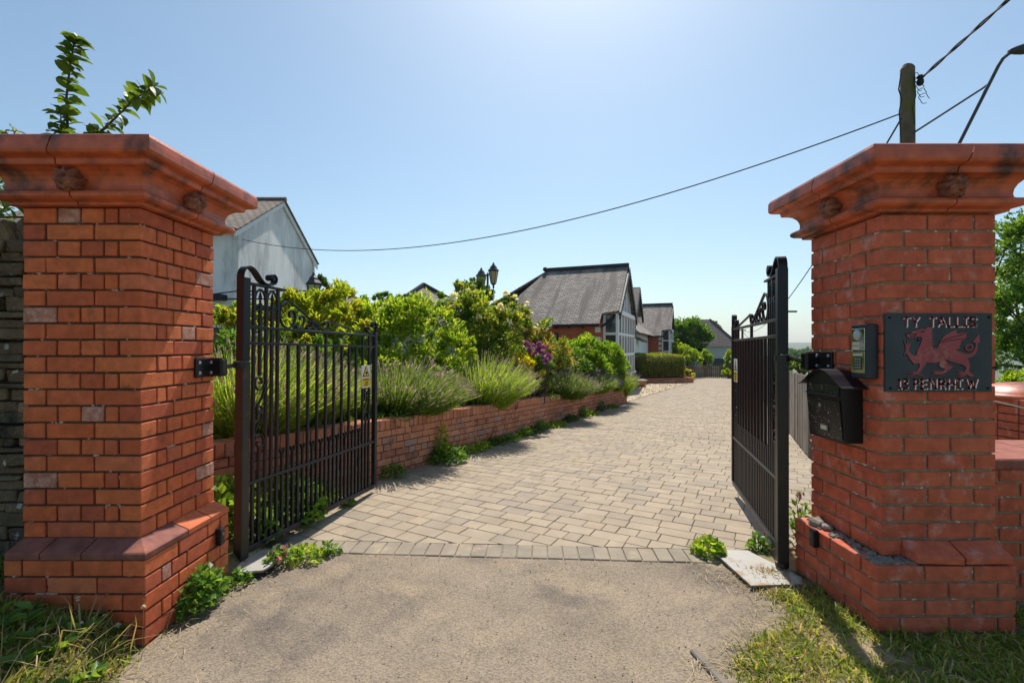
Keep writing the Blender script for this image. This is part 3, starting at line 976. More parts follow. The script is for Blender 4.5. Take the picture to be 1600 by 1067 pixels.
    MB().ribbon(smooth([(1.622, 1.555), (1.632, 1.60), (1.628, 1.645), (1.596, 1.668), (1.566, 1.650), (1.572, 1.622), (1.594, 1.630)], 6), .036, .011).build('scroll', I, g)
    # S scrolls in the narrow panels beside post and stile
    for s in (xs[0] + .055, xs[12] + .055):
        for sg, z0 in ((1, 0), (-1, 0)):
            zc = .967
            f = lambda x, z: (s + x * sg, zc + (z - zc) * sg)
            P = [f(-.004, 1.168), f(.016, 1.16), f(.018, 1.185), f(-.006, 1.202), f(-.036, 1.185), f(-.036, 1.145), f(-.008, 1.118), f(.024, 1.125), f(.046, 1.150), f(.040, 1.10), f(.012, 1.05), f(-.018, 1.015), f(-.022, .985), f(.0, .972), f(.020, .985), f(.016, 1.008), f(.0, 1.004)]
            MB().ribbon(smooth(P, 5), .018, .008).build('s_scroll', I, g)
        MB().cbox(s - .03, s + .03, -.011, .011, .960, .974, .002).build('collar', I, g)
    # hinge eye bolt
    return g
gate = make_gate()
LG_ANG = math.atan2(.969, .2475)
gate.location = (-1.74, 3.08, 0)
gate.rotation_euler = (0, R(.75), LG_ANG)
tag(gate, 'black wrought iron gate leaf hung on the pillar beside the stone wall', 'gate', 'driveway gate leaves')
g2 = copy_tree(gate)
g2.location = (1.688, 3.0, .045)
RG_ANG = math.atan2(.965, .261)
g2.rotation_euler = (0, R(.25), RG_ANG)
g2['label'] = 'black wrought iron gate leaf hung on the pillar with the mailbox'
# hinge brackets bolted to the pillars
def bracket(root, wx, wy, z, sgn, post):
    """wx is the pillar's face; plate lies on it and an eye bolt reaches the post"""
    o = Vector(root.location)
    p = Vector((wx, wy, z)) - o
    e = MB()
    xa, xb = sorted((p.x - sgn * .012, p.x + sgn * .085))
    e.cbox(xa, xb, p.y - .045, p.y + .02, p.z - .055, p.z + .055, .012)
    xa, xb = sorted((p.x - .001 * sgn, p.x + .014 * sgn))
    e.cbox(xa, xb, p.y - .17, p.y - .043, p.z - .055, p.z + .055, .005)
    b = e.build('hinge_bracket', M['plastic_black'], root)
    for (dy, dz) in ((-.145, .03), (-.145, -.03)):
        MB().lathe([(.011, 0), (.011, .006), (.006, .012)], 8, Matrix.Translation((p.x + sgn * .013, p.y + dy, p.z + dz)) @ Matrix.Rotation(R(90) * sgn, 4, 'Y')).build('bolt', M['steel'], b)
    for (dx, dz) in ((.02, .03), (.02, -.03)):
        MB().lathe([(.011, 0), (.011, .006), (.006, .010)], 8, Matrix.Translation((p.x + sgn * dx, p.y - .0445, p.z + dz)) @ Matrix.Rotation(R(90), 4, 'X')).build('bolt', M['steel'], b)
    q = Vector(post) - o
    MB().tube([(p.x + sgn * .07, p.y, p.z), (q.x - sgn * .02, q.y, q.z)], .013, 8).build('eye_bolt', M['iron_rust'], b)
    MB().lathe([(.046, -.02), (.046, .02)], 12, Matrix.Translation(q)).build('hinge_collar', M['iron_rust'], b)
bracket(lp, -1.81, 2.90, 1.283, 1, (-1.74 + .0, 3.08, 1.29))
bracket(rp, 1.865, 2.95, 1.32, -1, (1.688, 3.0, 1.335))

# ---------------------------------------------------------------- gate warning signs
def warning_sign(loc, rz, label, ry=0):
    r0 = empty('warning_sign', loc, (0, ry, rz), label, 'sign', 'gate warning signs')
    w, h = .075, .105
    MB().cbox(-w, w, -.004, 0, -h, h, .0015).build('plate', M['sign_white'], r0)
    def flat(poly, y, mt, name):
        Mx = Matrix(((1, 0, 0, 0), (0, 0, -1, y), (0, 1, 0, 0), (0, 0, 0, 1)))
        MB().prism(poly, .001, Mx).build(name, mt, r0)
    flat([(-.068, -.095), (.068, -.095), (.068, -.012), (-.068, -.012)], -.0042, M['sign_yellow'], 'text_panel')
    flat([(-.062, .0), (.062, .0), (.0, .1)], -.0042, M['dragon_edge'], 'triangle_border')
    flat([(-.046, .009), (.046, .009), (.0, .083)], -.0055, M['sign_yellow'], 'triangle')
    flat([(-.018, .035), (.002, .042), (.012, .055), (.012, .042), (.026, .036), (.026, .028), (.014, .026), (.010, .014), (.0, .014), (.002, .028), (-.018, .029)], -.0068, M['dragon_edge'], 'pictogram')
    # worn, unreadable lettering bars
    for (x0, x1, z0, z1) in ((-.05, -.034, -.037, -.022), (-.03, -.012, -.037, -.022), (-.008, .012, -.037, -.022), (.016, .03, -.037, -.022), (.034, .05, -.037, -.022),
                             (-.02, -.004, -.062, -.048), (0, .014, -.062, -.048), (.018, .034, -.062, -.048), (-.03, -.012, -.086, -.070), (-.008, .01, -.086, -.070), (.014, .034, -.086, -.070)):
        flat([(x0, z0), (x1, z0), (x1, z0 + .004), (x0 + .004, z0 + .004), (x0 + .004, z1 - .004), (x1, z1 - .004), (x1, z1), (x0, z1)], -.0055, M['dragon_edge'], 'lettering')
    return r0
p = Vector((-1.74, 3.08, 0)) + Vector((.2475, .969, 0)) * 1.455 + Vector((.969, -.2475, 0)) * .0125
warning_sign((p.x, p.y, 1.13), LG_ANG, 'yellow and white hand warning sign on the gate leaf beside the stone wall pillar')
p = Vector((1.688, 3.0, 0)) + Vector((.261, .965, 0)) * 1.455 - Vector((.965, -.261, 0)) * .0125
warning_sign((p.x, p.y, 1.19), RG_ANG + math.pi, 'yellow and white hand warning sign on the gate leaf beside the mailbox pillar')

# ---------------------------------------------------------------- slate plaque
pq = empty('slate_plaque', (2.1405, 2.42, 1.375), label='dark slate name plaque with red dragon reading TY TALLIS 13 PENRHIW', cat='plaque')
PW, PH = .535, .393
rq = random.Random(2)
edge = []
for (a, b) in (((-PW / 2, -PH / 2), (PW / 2, -PH / 2)), ((PW / 2, -PH / 2), (PW / 2, PH / 2)), ((PW / 2, PH / 2), (-PW / 2, PH / 2)), ((-PW / 2, PH / 2), (-PW / 2, -PH / 2))):
    for i in range(9):
        t = i / 9
        edge.append((a[0] + (b[0] - a[0]) * t + rq.uniform(-.0012, .0012), a[1] + (b[1] - a[1]) * t + rq.uniform(-.0012, .0012)))
FLAT = Matrix(((1, 0, 0, 0), (0, 0, -1, 0), (0, 1, 0, 0), (0, 0, 0, 1)))   # xy polygon -> upright, extruded towards -y
MB().prism(edge, .012, FLAT).build('slate', M['slate_sign'], pq)
def zp(x, y): return ((x - 708) / 1332 * PW, -(y - 533) / 993 * PH)
def layer(y): return Matrix.Translation((0, -y, 0)) @ FLAT
DR = [(295, 295), (340, 300), (370, 275), (440, 245), (500, 232), (545, 240), (560, 215), (600, 213), (640, 222), (612, 255), (632, 275), (602, 290), (642, 310), (610, 325), (647, 350), (612, 362), (645, 392), (610, 400), (650, 430), (617, 437), (630, 470), (655, 488), (690, 470),
      (715, 420), (735, 370), (780, 320), (860, 270), (935, 240), (915, 275), (945, 300), (1000, 275), (1080, 262), (1045, 300), (1055, 330), (1020, 370), (980, 390), (985, 430), (960, 450), (970, 480), (915, 495),
      (960, 520), (1010, 540), (1060, 550), (1110, 540), (1145, 510), (1165, 460), (1168, 425), (1160, 402), (1125, 405), (1205, 298), (1222, 412), (1200, 403), (1192, 430), (1190, 485), (1165, 550), (1120, 590), (1060, 605),
      (1082, 640), (1097, 700), (1082, 760), (1102, 790), (1155, 835), (1100, 838), (1060, 812), (1012, 835), (940, 840), (990, 815), (910, 800), (980, 792), (925, 765), (1020, 780), (1050, 740), (1040, 710), (990, 680), (920, 665), (850, 645), (800, 615),
      (792, 640), (830, 690), (890, 710), (840, 750), (790, 790), (745, 805), (790, 824), (700, 808), (610, 820), (670, 797), (590, 772), (672, 778), (620, 755), (700, 772), (760, 768), (790, 740), (730, 720), (710, 690), (725, 650),
      (640, 665), (550, 660), (530, 700), (490, 760), (455, 792), (530, 840), (430, 812), (310, 840), (390, 806), (285, 790), (400, 786), (310, 765), (420, 775), (465, 720), (470, 670),
      (430, 672), (402, 680), (350, 620), (302, 540), (270, 570), (290, 510), (295, 460), (265, 372), (305, 430), (318, 365), (325, 430), (370, 390), (337, 470), (332, 510), (360, 550), (410, 580),
      (430, 560), (440, 500), (470, 450), (500, 362), (490, 335), (430, 333), (340, 350), (310, 330)]
MB().prism([zp(x - 9, y + 6) for x, y in DR][::-1], .0008, layer(.012)).build('dragon_outline', M['dragon_edge'], pq)
MB().prism([zp(x, y) for x, y in DR][::-1], .0016, layer(.012)).build('dragon', M['dragon_red'], pq)
def ring(cx, cy, ro, ri, mt, h, name):
    mb = MB(); n = 18
    for i in range(n):
        a0, a1 = 2 * math.pi * i / n, 2 * math.pi * (i + 1) / n
        q = [zp(cx + r_ * math.cos(a), cy + .85 * r_ * math.sin(a)) for r_, a in ((ro, a0), (ro, a1), (ri, a1), (ri, a0))]
        mb.prism(q[::-1], h, layer(.012))
    mb.build(name, mt, pq)
ring(1078, 478, 55, 33, M['dragon_edge'], .0009, 'tail_loop_outline')
ring(1087, 470, 53, 33, M['dragon_red'], .0017, 'tail_loop')
def line2(pts, w):
    out = MB()
    return out
# dark incised lines: wing ribs, jaw, eye, belly
def stroke(mb, pts, w, h, lay):
    for (x0, y0), (x1, y1) in zip(pts, pts[1:]):
        d = math.hypot(x1 - x0, y1 - y0) or 1
        nx, ny = -(y1 - y0) / d * w / 2, (x1 - x0) / d * w / 2
        ex, ey = (x1 - x0) / d * w / 2, (y1 - y0) / d * w / 2
        q = [zp(x0 - ex + nx, y0 - ey + ny), zp(x1 + ex + nx, y1 + ey + ny), zp(x1 + ex - nx, y1 + ey - ny), zp(x0 - ex - nx, y0 - ey - ny)]
        ar = sum(q[i][0] * q[(i + 1) % 4][1] - q[(i + 1) % 4][0] * q[i][1] for i in range(4))
        mb.prism(q if ar > 0 else q[::-1], h, lay)
inc = MB()
for pts, w in (([(750, 410), (840, 375), (1010, 360)], 7), ([(735, 395), (820, 350), (960, 320), (1060, 268)], 7), ([(300, 300), (360, 290), (425, 300), (400, 325), (345, 318)], 9), ([(490, 270), (525, 268)], 12), ([(445, 355), (440, 385), (480, 380)], 9)):
    stroke(inc, pts, w, .0022, layer(.012))
inc.build('incised_lines', M['dragon_edge'], pq)
GL = {'T': [[(0, 1), (1, 1)], [(.5, 1), (.5, 0)]], 'Y': [[(0, 1), (.5, .5)], [(1, 1), (.5, .5)], [(.5, .5), (.5, 0)]], 'A': [[(0, 0), (.5, 1)], [(.5, 1), (1, 0)], [(.22, .35), (.78, .35)]],
      'L': [[(.1, 1), (.1, 0)], [(.1, 0), (1, 0)]], 'I': [[(.5, 1), (.5, 0)], [(0, 1), (1, 1)], [(0, 0), (1, 0)]], 'S': [[(1, .85), (.8, 1), (.2, 1), (.02, .75), (.3, .55), (.7, .45), (.98, .25), (.8, 0), (.2, 0), (0, .15)]],
      '1': [[(.1, .8), (.5, 1)], [(.5, 1), (.5, 0)], [(0, 0), (1, 0)]], '3': [[(0, .9), (.3, 1), (.75, 1), (.95, .75), (.45, .53), (1, .27), (.75, 0), (.25, 0), (0, .1)]], 'P': [[(.1, 0), (.1, 1), (.8, 1), (1, .76), (.8, .5), (.1, .5)]],
      'E': [[(1, 1), (.1, 1), (.1, 0), (1, 0)], [(.1, .5), (.8, .5)]], 'N': [[(.05, 0), (.05, 1), (.95, 0), (.95, 1)]], 'R': [[(.1, 0), (.1, 1), (.8, 1), (1, .76), (.8, .5), (.1, .5)], [(.45, .5), (1, 0)]],
      'H': [[(.05, 0), (.05, 1)], [(.95, 0), (.95, 1)], [(.05, .5), (.95, .5)]], 'W': [[(0, 1), (.25, 0), (.5, .75), (.75, 0), (1, 1)]]}
TXT = [('T', 258, 340, 88, 196), ('Y', 370, 452, 88, 196), ('T', 583, 662, 88, 196), ('A', 693, 785, 88, 196), ('L', 818, 885, 88, 196), ('L', 918, 985, 88, 196), ('I', 1012, 1058, 88, 196), ('S', 1098, 1168, 88, 196),
       ('1', 196, 228, 872, 984), ('3', 262, 318, 872, 984), ('P', 395, 452, 872, 984), ('E', 485, 550, 872, 984), ('N', 588, 672, 872, 984), ('R', 710, 776, 872, 984), ('H', 818, 900, 872, 984), ('I', 930, 988, 872, 984), ('W', 1045, 1180, 872, 984)]
for ch, x0, x1, y0, y1 in TXT:
    wmb, rmb = MB(), MB()
    for pl in GL[ch]:
        P_ = [(x0 + (x1 - x0) * u, y1 - (y1 - y0) * v) for u, v in pl]
        stroke(wmb, [(x + 16, y + 10) for x, y in P_], 20, .0010, layer(.012))
        stroke(rmb, P_, 22, .0018, layer(.012))
    lt = rmb.build('letter', M['paint_red'], pq)
    wmb.build('letter_shadow', M['paint_white'], lt)
for (x, y) in ((95, 90), (1335, 85), (1320, 985), (105, 985)):
    u = zp(x, y)
    MB().lathe([(.006, 0), (.006, .003), (.003, .0045)], 10, Matrix.Translation((u[0], -.012, u[1])) @ Matrix.Rotation(R(90), 4, 'X')).build('screw', M['dragon_edge'], pq)

# ---------------------------------------------------------------- intercom
ic = empty('intercom', (1.865, 2.497, 1.38), label='gate intercom with mirrored panel and keypad on brick pillar', cat='intercom')
MB().cbox(-.062, .001, -.056, .056, -.14, .14, .005).build('housing', M['panel_blue'], ic)
MB().cbox(-.066, -.0605, -.047, .047, .005, .118, .001).build('camera_panel', M['chrome'], ic)
MB().cbox(-.066, -.0605, -.047, .047, -.112, .0, .001).build('keypad_panel', M['chrome'], ic)
RX = Matrix.Rotation(R(-90), 4, 'Y')
MB().lathe([(.024, 0), (.023, .005), (.017, .012), (.006, .016), (.001, .0165)], 16, Matrix.Translation((-.0655, 0.004, .085)) @ RX @ Matrix.Diagonal((1.2, 1, 1, 1))).build('camera_dome', M['glass_dome'], ic, smooth=True)
for z in (.041, .018):
    MB().cbox(-.0675, -.0652, -.016, .038, z - .008, z + .008, .0005).build('name_card', M['label_cream'], ic)
    MB().lathe([(.008, 0), (.008, .004), (.005, .006)], 12, Matrix.Translation((-.0655, -.029, z)) @ RX).build('call_button', M['steel'], ic)
MB().cbox(-.0675, -.0652, -.032, .036, -.022, -.012, .0005).build('display', M['label_cream'], ic)
MB().cbox(-.0669, -.0652, -.030, .030, -.094, -.030, .0005).build('key_field', M['panel_blue'], ic)
kc = MB().cbox(-.003, 0, -.0055, .0055, -.005, .005, .001).mesh('key')
for r_ in range(4):
    for c_ in range(3):
        link('key', kc, M['steel'], ic, (-.0665, .016 - c_ * .016, -.040 - r_ * .0145))

# ---------------------------------------------------------------- mailbox
mbx = empty('mailbox', (1.865, 2.70, .89), label='black metal mailbox with arched lid on the brick pillar', cat='mailbox')
hw = .15
body = MB()
# side profile: front leans back slightly towards the bottom
V = []
for y in (-hw, hw):
    V += [(0, y, 0), (-.095, y, 0), (-.115, y, .25), (-.115, y, .315), (0, y, .315)]
body.add(V, [(0, 1, 2, 3, 4), (9, 8, 7, 6, 5), (0, 5, 6, 1), (1, 6, 7, 2), (2, 7, 8, 3), (3, 8, 9, 4), (0, 4, 9, 5)])
bo = fix_normals(body.build('body', M['plastic_black'], mbx))
lid_pts = [(-.195, .292), (-.17, .300), (-.13, .326), (-.09, .356), (-.045, .378), (0, .386), (.045, .378), (.09, .356), (.13, .326), (.17, .300), (.195, .292)]
ld = MB()
L0 = [[(x, y, z) for (y, z) in lid_pts] + [(x, y, z + .005) for (y, z) in lid_pts[::-1]] for x in (.0, -.14)]
loft(ld, L0)
lid = fix_normals(ld.build('lid', M['iron'], mbx))
fr = MB()
arch = [(-hw + .002, .31)] + [(y, z - .002) for y, z in lid_pts if abs(y) < .145] + [(hw - .002, .31)]
fr.add([(-.1145, y, z) for y, z in arch] + [(0, y, z) for y, z in arch], [tuple(range(len(arch))), tuple(range(len(arch), 2 * len(arch)))[::-1]])
fr.build('tympanum', M['plastic_black'], mbx)
dm = Matrix(((1, 0, 0, 0), (0, 1, 0, 0), (0, 0, 1, 0), (0, 0, 0, 1)))
dr = MB(); V = []
for y in (-.138, .138):
    V += [(-.0965, y, .012), (-.1155, y, .222), (-.1195, y, .222), (-.1005, y, .012)]
dr.add(V, [(0, 1, 2, 3), (7, 6, 5, 4), (0, 4, 5, 1), (1, 5, 6, 2), (2, 6, 7, 3), (3, 7, 4, 0)])
door = fix_normals(dr.build('door', M['postbox'], mbx))
MB().lathe([(.011, 0), (.011, .004), (.007, .007)], 14, Matrix.Translation((-.117, .025, .185)) @ RX).build('lock', M['steel'], door)
MB().cbox(-.1125, -.1055, -.030, .030, .048, .078, .001).build('name_holder', M['steel'], door)
MB().cbox(-.1140, -.1124, -.024, .024, .053, .073, .0005).build('name_card', M['label_cream'], door)
fl = MB().cbox(-.1215, -.114, -.135, .135, .258, .308, .002).build('letter_flap', M['postbox'], mbx)
MB().cbox(-.132, -.1145, -.135, .135, .246, .257, .002).build('flap_lip', M['panel_blue'], mbx)

# ---------------------------------------------------------------- retaining wall
tilt = math.atan(.034 * .879)
rw = empty('retaining_wall', (WX0, WY0, wall_top(WY0)), (0, tilt, math.atan2(.879, .477)), 'low red brick retaining wall with brick on edge coping', 'wall')
wr = random.Random(21)
pieces = []
t = 0.0
while t < WLEN:
    w = wr.uniform(.066, .073)
    pieces.append((t, 'coping_brick', (t, t + w, -.012 + wr.uniform(-.003, .003), .215, -.108, wr.uniform(-.003, .003)))); t += w + .009
for c in range(9):
    zb = -.117 - c * .0775; za = zb - .0675
    t = wr.uniform(-.1, 0)
    while t < WLEN:
        L = .215 if (wr.random() < (.75 if c % 3 else .3)) else .103
        e = min(t + L, WLEN)
        if e - max(t, 0) > .03:
            j = wr.uniform(-.003, .003)
            pieces.append((max(t, 0), 'brick', (max(t, 0), e, j, .10 + j, za, zb)))
        t += L + .010
def wall_world(t, z): return Vector((WX0, WY0, wall_top(WY0) + z - t * .0299)) + WD * t
cops = [p for p in pieces if p[1] == 'coping_brick']
brs = [p for p in pieces if p[1] == 'brick']
def seen(p):
    x0, x1, y0, y1, z0, z1 = p[2]
    w = wall_world((x0 + x1) / 2, z1)
    return w.z > G(w.y) - .01 and CX + F * w.x / w.y > 325
joined = MB()
nb = 0
for p in brs + cops[140:]:
    x0, x1, y0, y1, z0, z1 = p[2]
    if p[1] == 'brick' and nb < 300 and seen(p) and p[0] < 8.2:
        brick(rw, x0, x1, y0, y1, z0, z1, M['brick_wall']); nb += 1
    else:
        joined.cbox(x0, x1, y0, y1, z0, z1, .004, wr.random())
for p in cops[:140]:
    x0, x1, y0, y1, z0, z1 = p[2]
    brick(rw, x0, x1, y0, y1, z0, z1, M['brick_wall'], 'coping_brick')
tag(joined.build('far_brickwork', M['brick_wall'], rw), kind='stuff')
MB().box(0, WLEN - .005, .008, .205, -.80, -.012).build('mortar', M['mortar_old'], rw)

# ---------------------------------------------------------------- dark rubble wall beside the left pillar
sw_ = empty('stone_wall', (-2.40, 2.60, 0), label='dark lichen spotted rubble stone wall behind the grass verge', cat='wall')
sr = random.Random(17)
MB().box(-4.0, -.01, .05, .35, -.1, 2.02).build('core', M['mortar_old'], sw_)
z = -.05
while z < 1.92:
    h = sr.uniform(.03, .085)
    x = 0.0 - sr.uniform(0, .1)
    while x > -3.2:
        L = sr.uniform(.14, .42)
        V, Fs = chamfer_box(L - .010, .14, h - .007, .006, .006, sr)
        MB().add(V, Fs).build('stone', M['stone_dark'], sw_, (x - L / 2, .06 + sr.uniform(-.018, .015), z + h / 2), (sr.uniform(-.03, .03), sr.uniform(-.02, .02), sr.uniform(-.03, .03)))
        x -= L
    z += h
x = .02
while x > -3.2:
    L = sr.uniform(.05, .11)
    V, Fs = chamfer_box(L, .36, sr.uniform(.16, .22), .015, .014, sr)
    MB().add(V, Fs).build('coping_stone', M['stone_dark'], sw_, (x - L / 2, .18, 2.0 + sr.uniform(-.02, .03)), (sr.uniform(-.1, .1), sr.uniform(-.35, -.1), sr.uniform(-.1, .1)))
    x -= L + .01

# ---------------------------------------------------------------- low brick wall to the right of the right pillar
rwall = empty('low_brick_wall', (2.45, 2.62, 0), label='low brick wall with flat coping running off from the plaque pillar', cat='wall')
lr = random.Random(31)
c = 0; z = -.15
while z < .70:
    x = -.012 - (.11 if c % 2 else 0)
    while x < 2.5:
        e = x + .215
        if e > .04: brick(rwall, max(x, .0), e, lr.uniform(-.002, .002), .10, z, z + .070, M['brick_new'])
        x = e + .011
    z += .082; c += 1
MB().box(0.0, 2.5, .008, .47, -.2, .738).build('mortar', M['mortar_new'], rwall)
for x in (0, .62, 1.24, 1.86):
    MB().cbox(x, x + .612, -.045, .50, .742, .802, .008).build('coping_slab', M['plinth_dark'], rwall)
# pier with a domed terracotta cap further back
pr = empty('brick_pier', (5.42, 5.05, 0), label='squat brick pier with domed terracotta cap behind the low wall', cat='pier')
for c in range(13):
    z = -.15 + c * .08
    for k in range(3):
        x = -.36 + k * .24 - (.06 if c % 2 else 0)
        brick(pr, max(x, -.36), min(x + .225, .36), -.36, -.26, z, z + .069, M['brick_new'])
    for k in range(3):
        y = -.25 + k * .21
        brick(pr, -.36, -.26, y, y + .2, z, z + .069, M['brick_new'])
MB().box(-.352, .36, -.352, .36, -.2, .88).build('mortar', M['mortar_old'], pr)
MB().lathe([(.40, .86), (.42, .875), (.42, .90), (.39, .915), (.38, .93), (.33, .975), (.25, 1.01), (.15, 1.03), (.02, 1.035)], 28).build('dome_cap', M['terracotta'], pr, smooth=True)
mbt = MB(); mbt.tube([(2.40, 2.80, 1.02), (2.9, 3.2, .96), (3.6, 3.7, .93), (4.3, 4.4, .94), (5.06, 4.72, .80)], .008, 6)
tag(mbt.build('rope', M['label_cream']), 'thin pale rope slung from the plaque pillar to the domed pier', 'rope')

# ---------------------------------------------------------------- cover plates at the gate pivots
def plate(name, pts, z, label):
    r0 = empty(name, (pts[0][0], pts[0][1], z), label=label, cat='cover plate')
    P_ = [(x - pts[0][0], y - pts[0][1]) for x, y in pts]
    MB().prism(P_, .012).build('plate', M['plate_metal'], r0)
    cx = sum(p[0] for p in P_) / len(P_); cy = sum(p[1] for p in P_) / len(P_)
    MB().prism([(cx + (x - cx) * .93, cy + (y - cy) * .93) for x, y in P_], .03, Matrix.Translation((0, 0, -.031))).build('frame', M['iron_rust'], r0)
plate('pivot_cover', [(1.385, 2.78), (1.70, 2.80), (1.735, 2.88), (1.60, 3.26), (1.36, 3.28)], .012, 'pale metal pivot cover plate below the gate on the mailbox pillar')
plate('pivot_cover', [(-1.70, 2.90), (-1.52, 2.93), (-1.50, 3.02), (-1.56, 3.26), (-1.74, 3.22)], .030, 'grey pivot cover plate under the gate on the stone wall pillar')

# ---------------------------------------------------------------- fences
def fence(name, pts, zf, h, bw, mt, label, gap=.008, rails=True, seed=1):
    rg = random.Random(seed)
    p0, p1 = Vector(pts[0]), Vector(pts[1])
    d = (p1 - p0); L = d.length; d.normalize()
    r0 = empty(name, (p0.x, p0.y, 0), (0, 0, math.atan2(d.y, d.x)), label, 'fence')
    me = [MB().cbox(-bw / 2, bw / 2, -.011, .011, 0, h, .003, 0, None, .002, rg).mesh('board') for _ in range(3)]
    t = 0
    while t < L:
        w = p0 + d * t
        link('board', rg.choice(me), mt, r0, (t, rg.uniform(-.004, .004), zf(w.x, w.y) + rg.uniform(-.015, .015)), (0, rg.uniform(-.008, .008), rg.uniform(-.02, .02)))
        t += bw + gap
    if rails:
        for zr in (.25, h - .22):
            mb = MB(); n = max(2, int(L / 2.4))
            mb.tube([(L * i / n, -.045, zf(*(p0 + d * (L * i / n)).xy) + zr) for i in range(n + 1)], .032, 4)
            mb.build('rail', mt, r0)
    return r0
fence('board_fence', [(3.86, 6.25, 0), (fence_x(25), 25, 0)], lambda x, y: G(y) + .01, 1.05, .125, M['wood_grey'], 'weathered grey vertical board fence beside the drive', .006, True, 4)
fence('picket_fence', [(10.9, 33.6, 0), (17.2, 32.0, 0)], lambda x, y: G(y), .84, .095, M['wood_brown'], 'brown picket fence across the far end of the drive', .03, True, 6)

# ---------------------------------------------------------------- utility pole with lamp bracket, and cables
UP = at(1418, 105, 9.0)
pole = empty('utility_pole', (UP.x, 9.0, ground_z(UP.x, 9)), label='mossy wooden utility pole rising behind the plaque pillar', cat='utility pole')
zb = ground_z(UP.x, 9.0)
mb = MB(); mb.tube([(0, 0, -.3), (0, 0, 3), (0, 0, UP.z - zb - .03), (.015, 0, UP.z - zb)], [.14, .125, .112, .10], 14)
mb.build('shaft', M['pole'], pole, smooth=False)
def lo(x, y, D): return at(x, y, D) - Vector((UP.x, 9.0, zb))
A = lo(1428, 345, 8.9)
mb = MB(); mb.tube([A, lo(1500, 222, 8.7), lo(1560, 103, 8.5), lo(1567, 92, 8.48), lo(1577, 84, 8.46), lo(1588, 80, 8.44)], .028, 8)
mb.build('lamp_arm', M['lamp_metal'], pole)
mb = MB(); mb.tube([lo(1424, 210, 8.9), lo(1536, 138, 8.62), lo(1545, 131, 8.60)], .018, 8)
mb.build('arm_brace', M['lamp_metal'], pole)
q = lo(1588, 79, 8.44)
mb = MB(); mb.lathe([(.04, -.12), (.065, -.02), (.085, .10), (.095, .30), (.06, .42), (.01, .45)], 14, Matrix.Translation(q) @ Matrix.Rotation(R(80), 4, 'Y'))
hd = mb.build('lamp_head', M['lamp_metal'], pole, smooth=True)
ins = MB()
ins.lathe([(.035, -.09), (.055, -.06), (.055, 0), (.04, .03), (.06, .07), (.03, .10)], 10, Matrix.Translation(lo(1438, 126, 8.85)))
ins.build('insulator', M['plastic_black'], pole)
lp_ = MB()
for k in range(5):
    a = lo(1432 + 3 * k, 118 + 9 * k, 8.84)
    lp_.tube([a + Vector((.10 * math.cos(t), .02 * math.sin(3 * t), .09 * math.sin(t))) * (.5 + .12 * k) for t in np.linspace(0, 5.2, 12)], .006, 5)
lp_.tube([lo(1429, 120, 8.84), lo(1431, 150, 8.84), lo(1426, 170, 8.86), lo(1430, 195, 8.86)], .008, 5)
lp_.tube([lo(1408, 115, 8.86), lo(1404, 140, 8.86), lo(1409, 155, 8.86), lo(1405, 175, 8.86), lo(1408, 222, 8.86)], .012, 5)
lp_.build('loose_wires', M['cable'], pole)
def cable(a, b, sag, r, label, n=40, twist=False):
    a, b = Vector(a), Vector(b)
    mb = MB()
    def pt(t): return a.lerp(b, t) - Vector((0, 0, 4 * sag * t * (1 - t)))
    if twist:
        for ph in (0, math.pi):
            mb.tube([pt(i / 160) + Vector((.017 * math.cos(i * .7 + ph), 0, .017 * math.sin(i * .7 + ph))) for i in range(161)], r, 5)
    else:
        mb.tube([pt(i / n) for i in range(n + 1)], r, 5)
    return tag(mb.build('overhead_cable', M['cable']), label, 'cable')
cable(at(1407, 178, 9.0), (-11.36, 20.2, 5.95), 1.31, .013, 'long black overhead cable sagging across the sky to the white house')
cable(at(1440, 122, 8.85), (5.6, -8, 9.0), .25, .016, 'thick twisted overhead cable running up from the pole top', twist=True)
cable(at(1408, 186, 9.0), (24.0, 50.0, 3.3), 1.6, .017, 'black overhead cable dropping from the pole behind the board fence')
cable((24.0, 50.0, 3.2), (33, 66, 2.9), .4, .02, 'short far overhead cable past the distant pole')
dp = empty('distant_pole', (24.0, 50.0, -1.6), label='distant wooden utility pole beyond the board fence', cat='utility pole')
MB().lathe([(.14, 0), (.11, 5.1)], 8).build('shaft', M['pole'], dp)
MB().box(-.35, .35, -.05, .05, 4.75, 4.85).build('cross_arm', M['pole'], dp)
sl_ = at(1226, 487, 38)
stl = empty('street_lamp', (sl_.x, 38, -2.2), label='distant street lamp with a flat head beyond the board fence', cat='street lamp')
mb = MB(); mb.tube([(0, 0, 0), (0, 0, sl_.z + 2.2)], [.08, .05], 8); mb.build('post', M['lamp_metal'], stl)
MB().cbox(-.05, .95, -.12, .12, sl_.z + 2.15, sl_.z + 2.28, .04).build('lamp_head', M['lamp_metal'], stl)

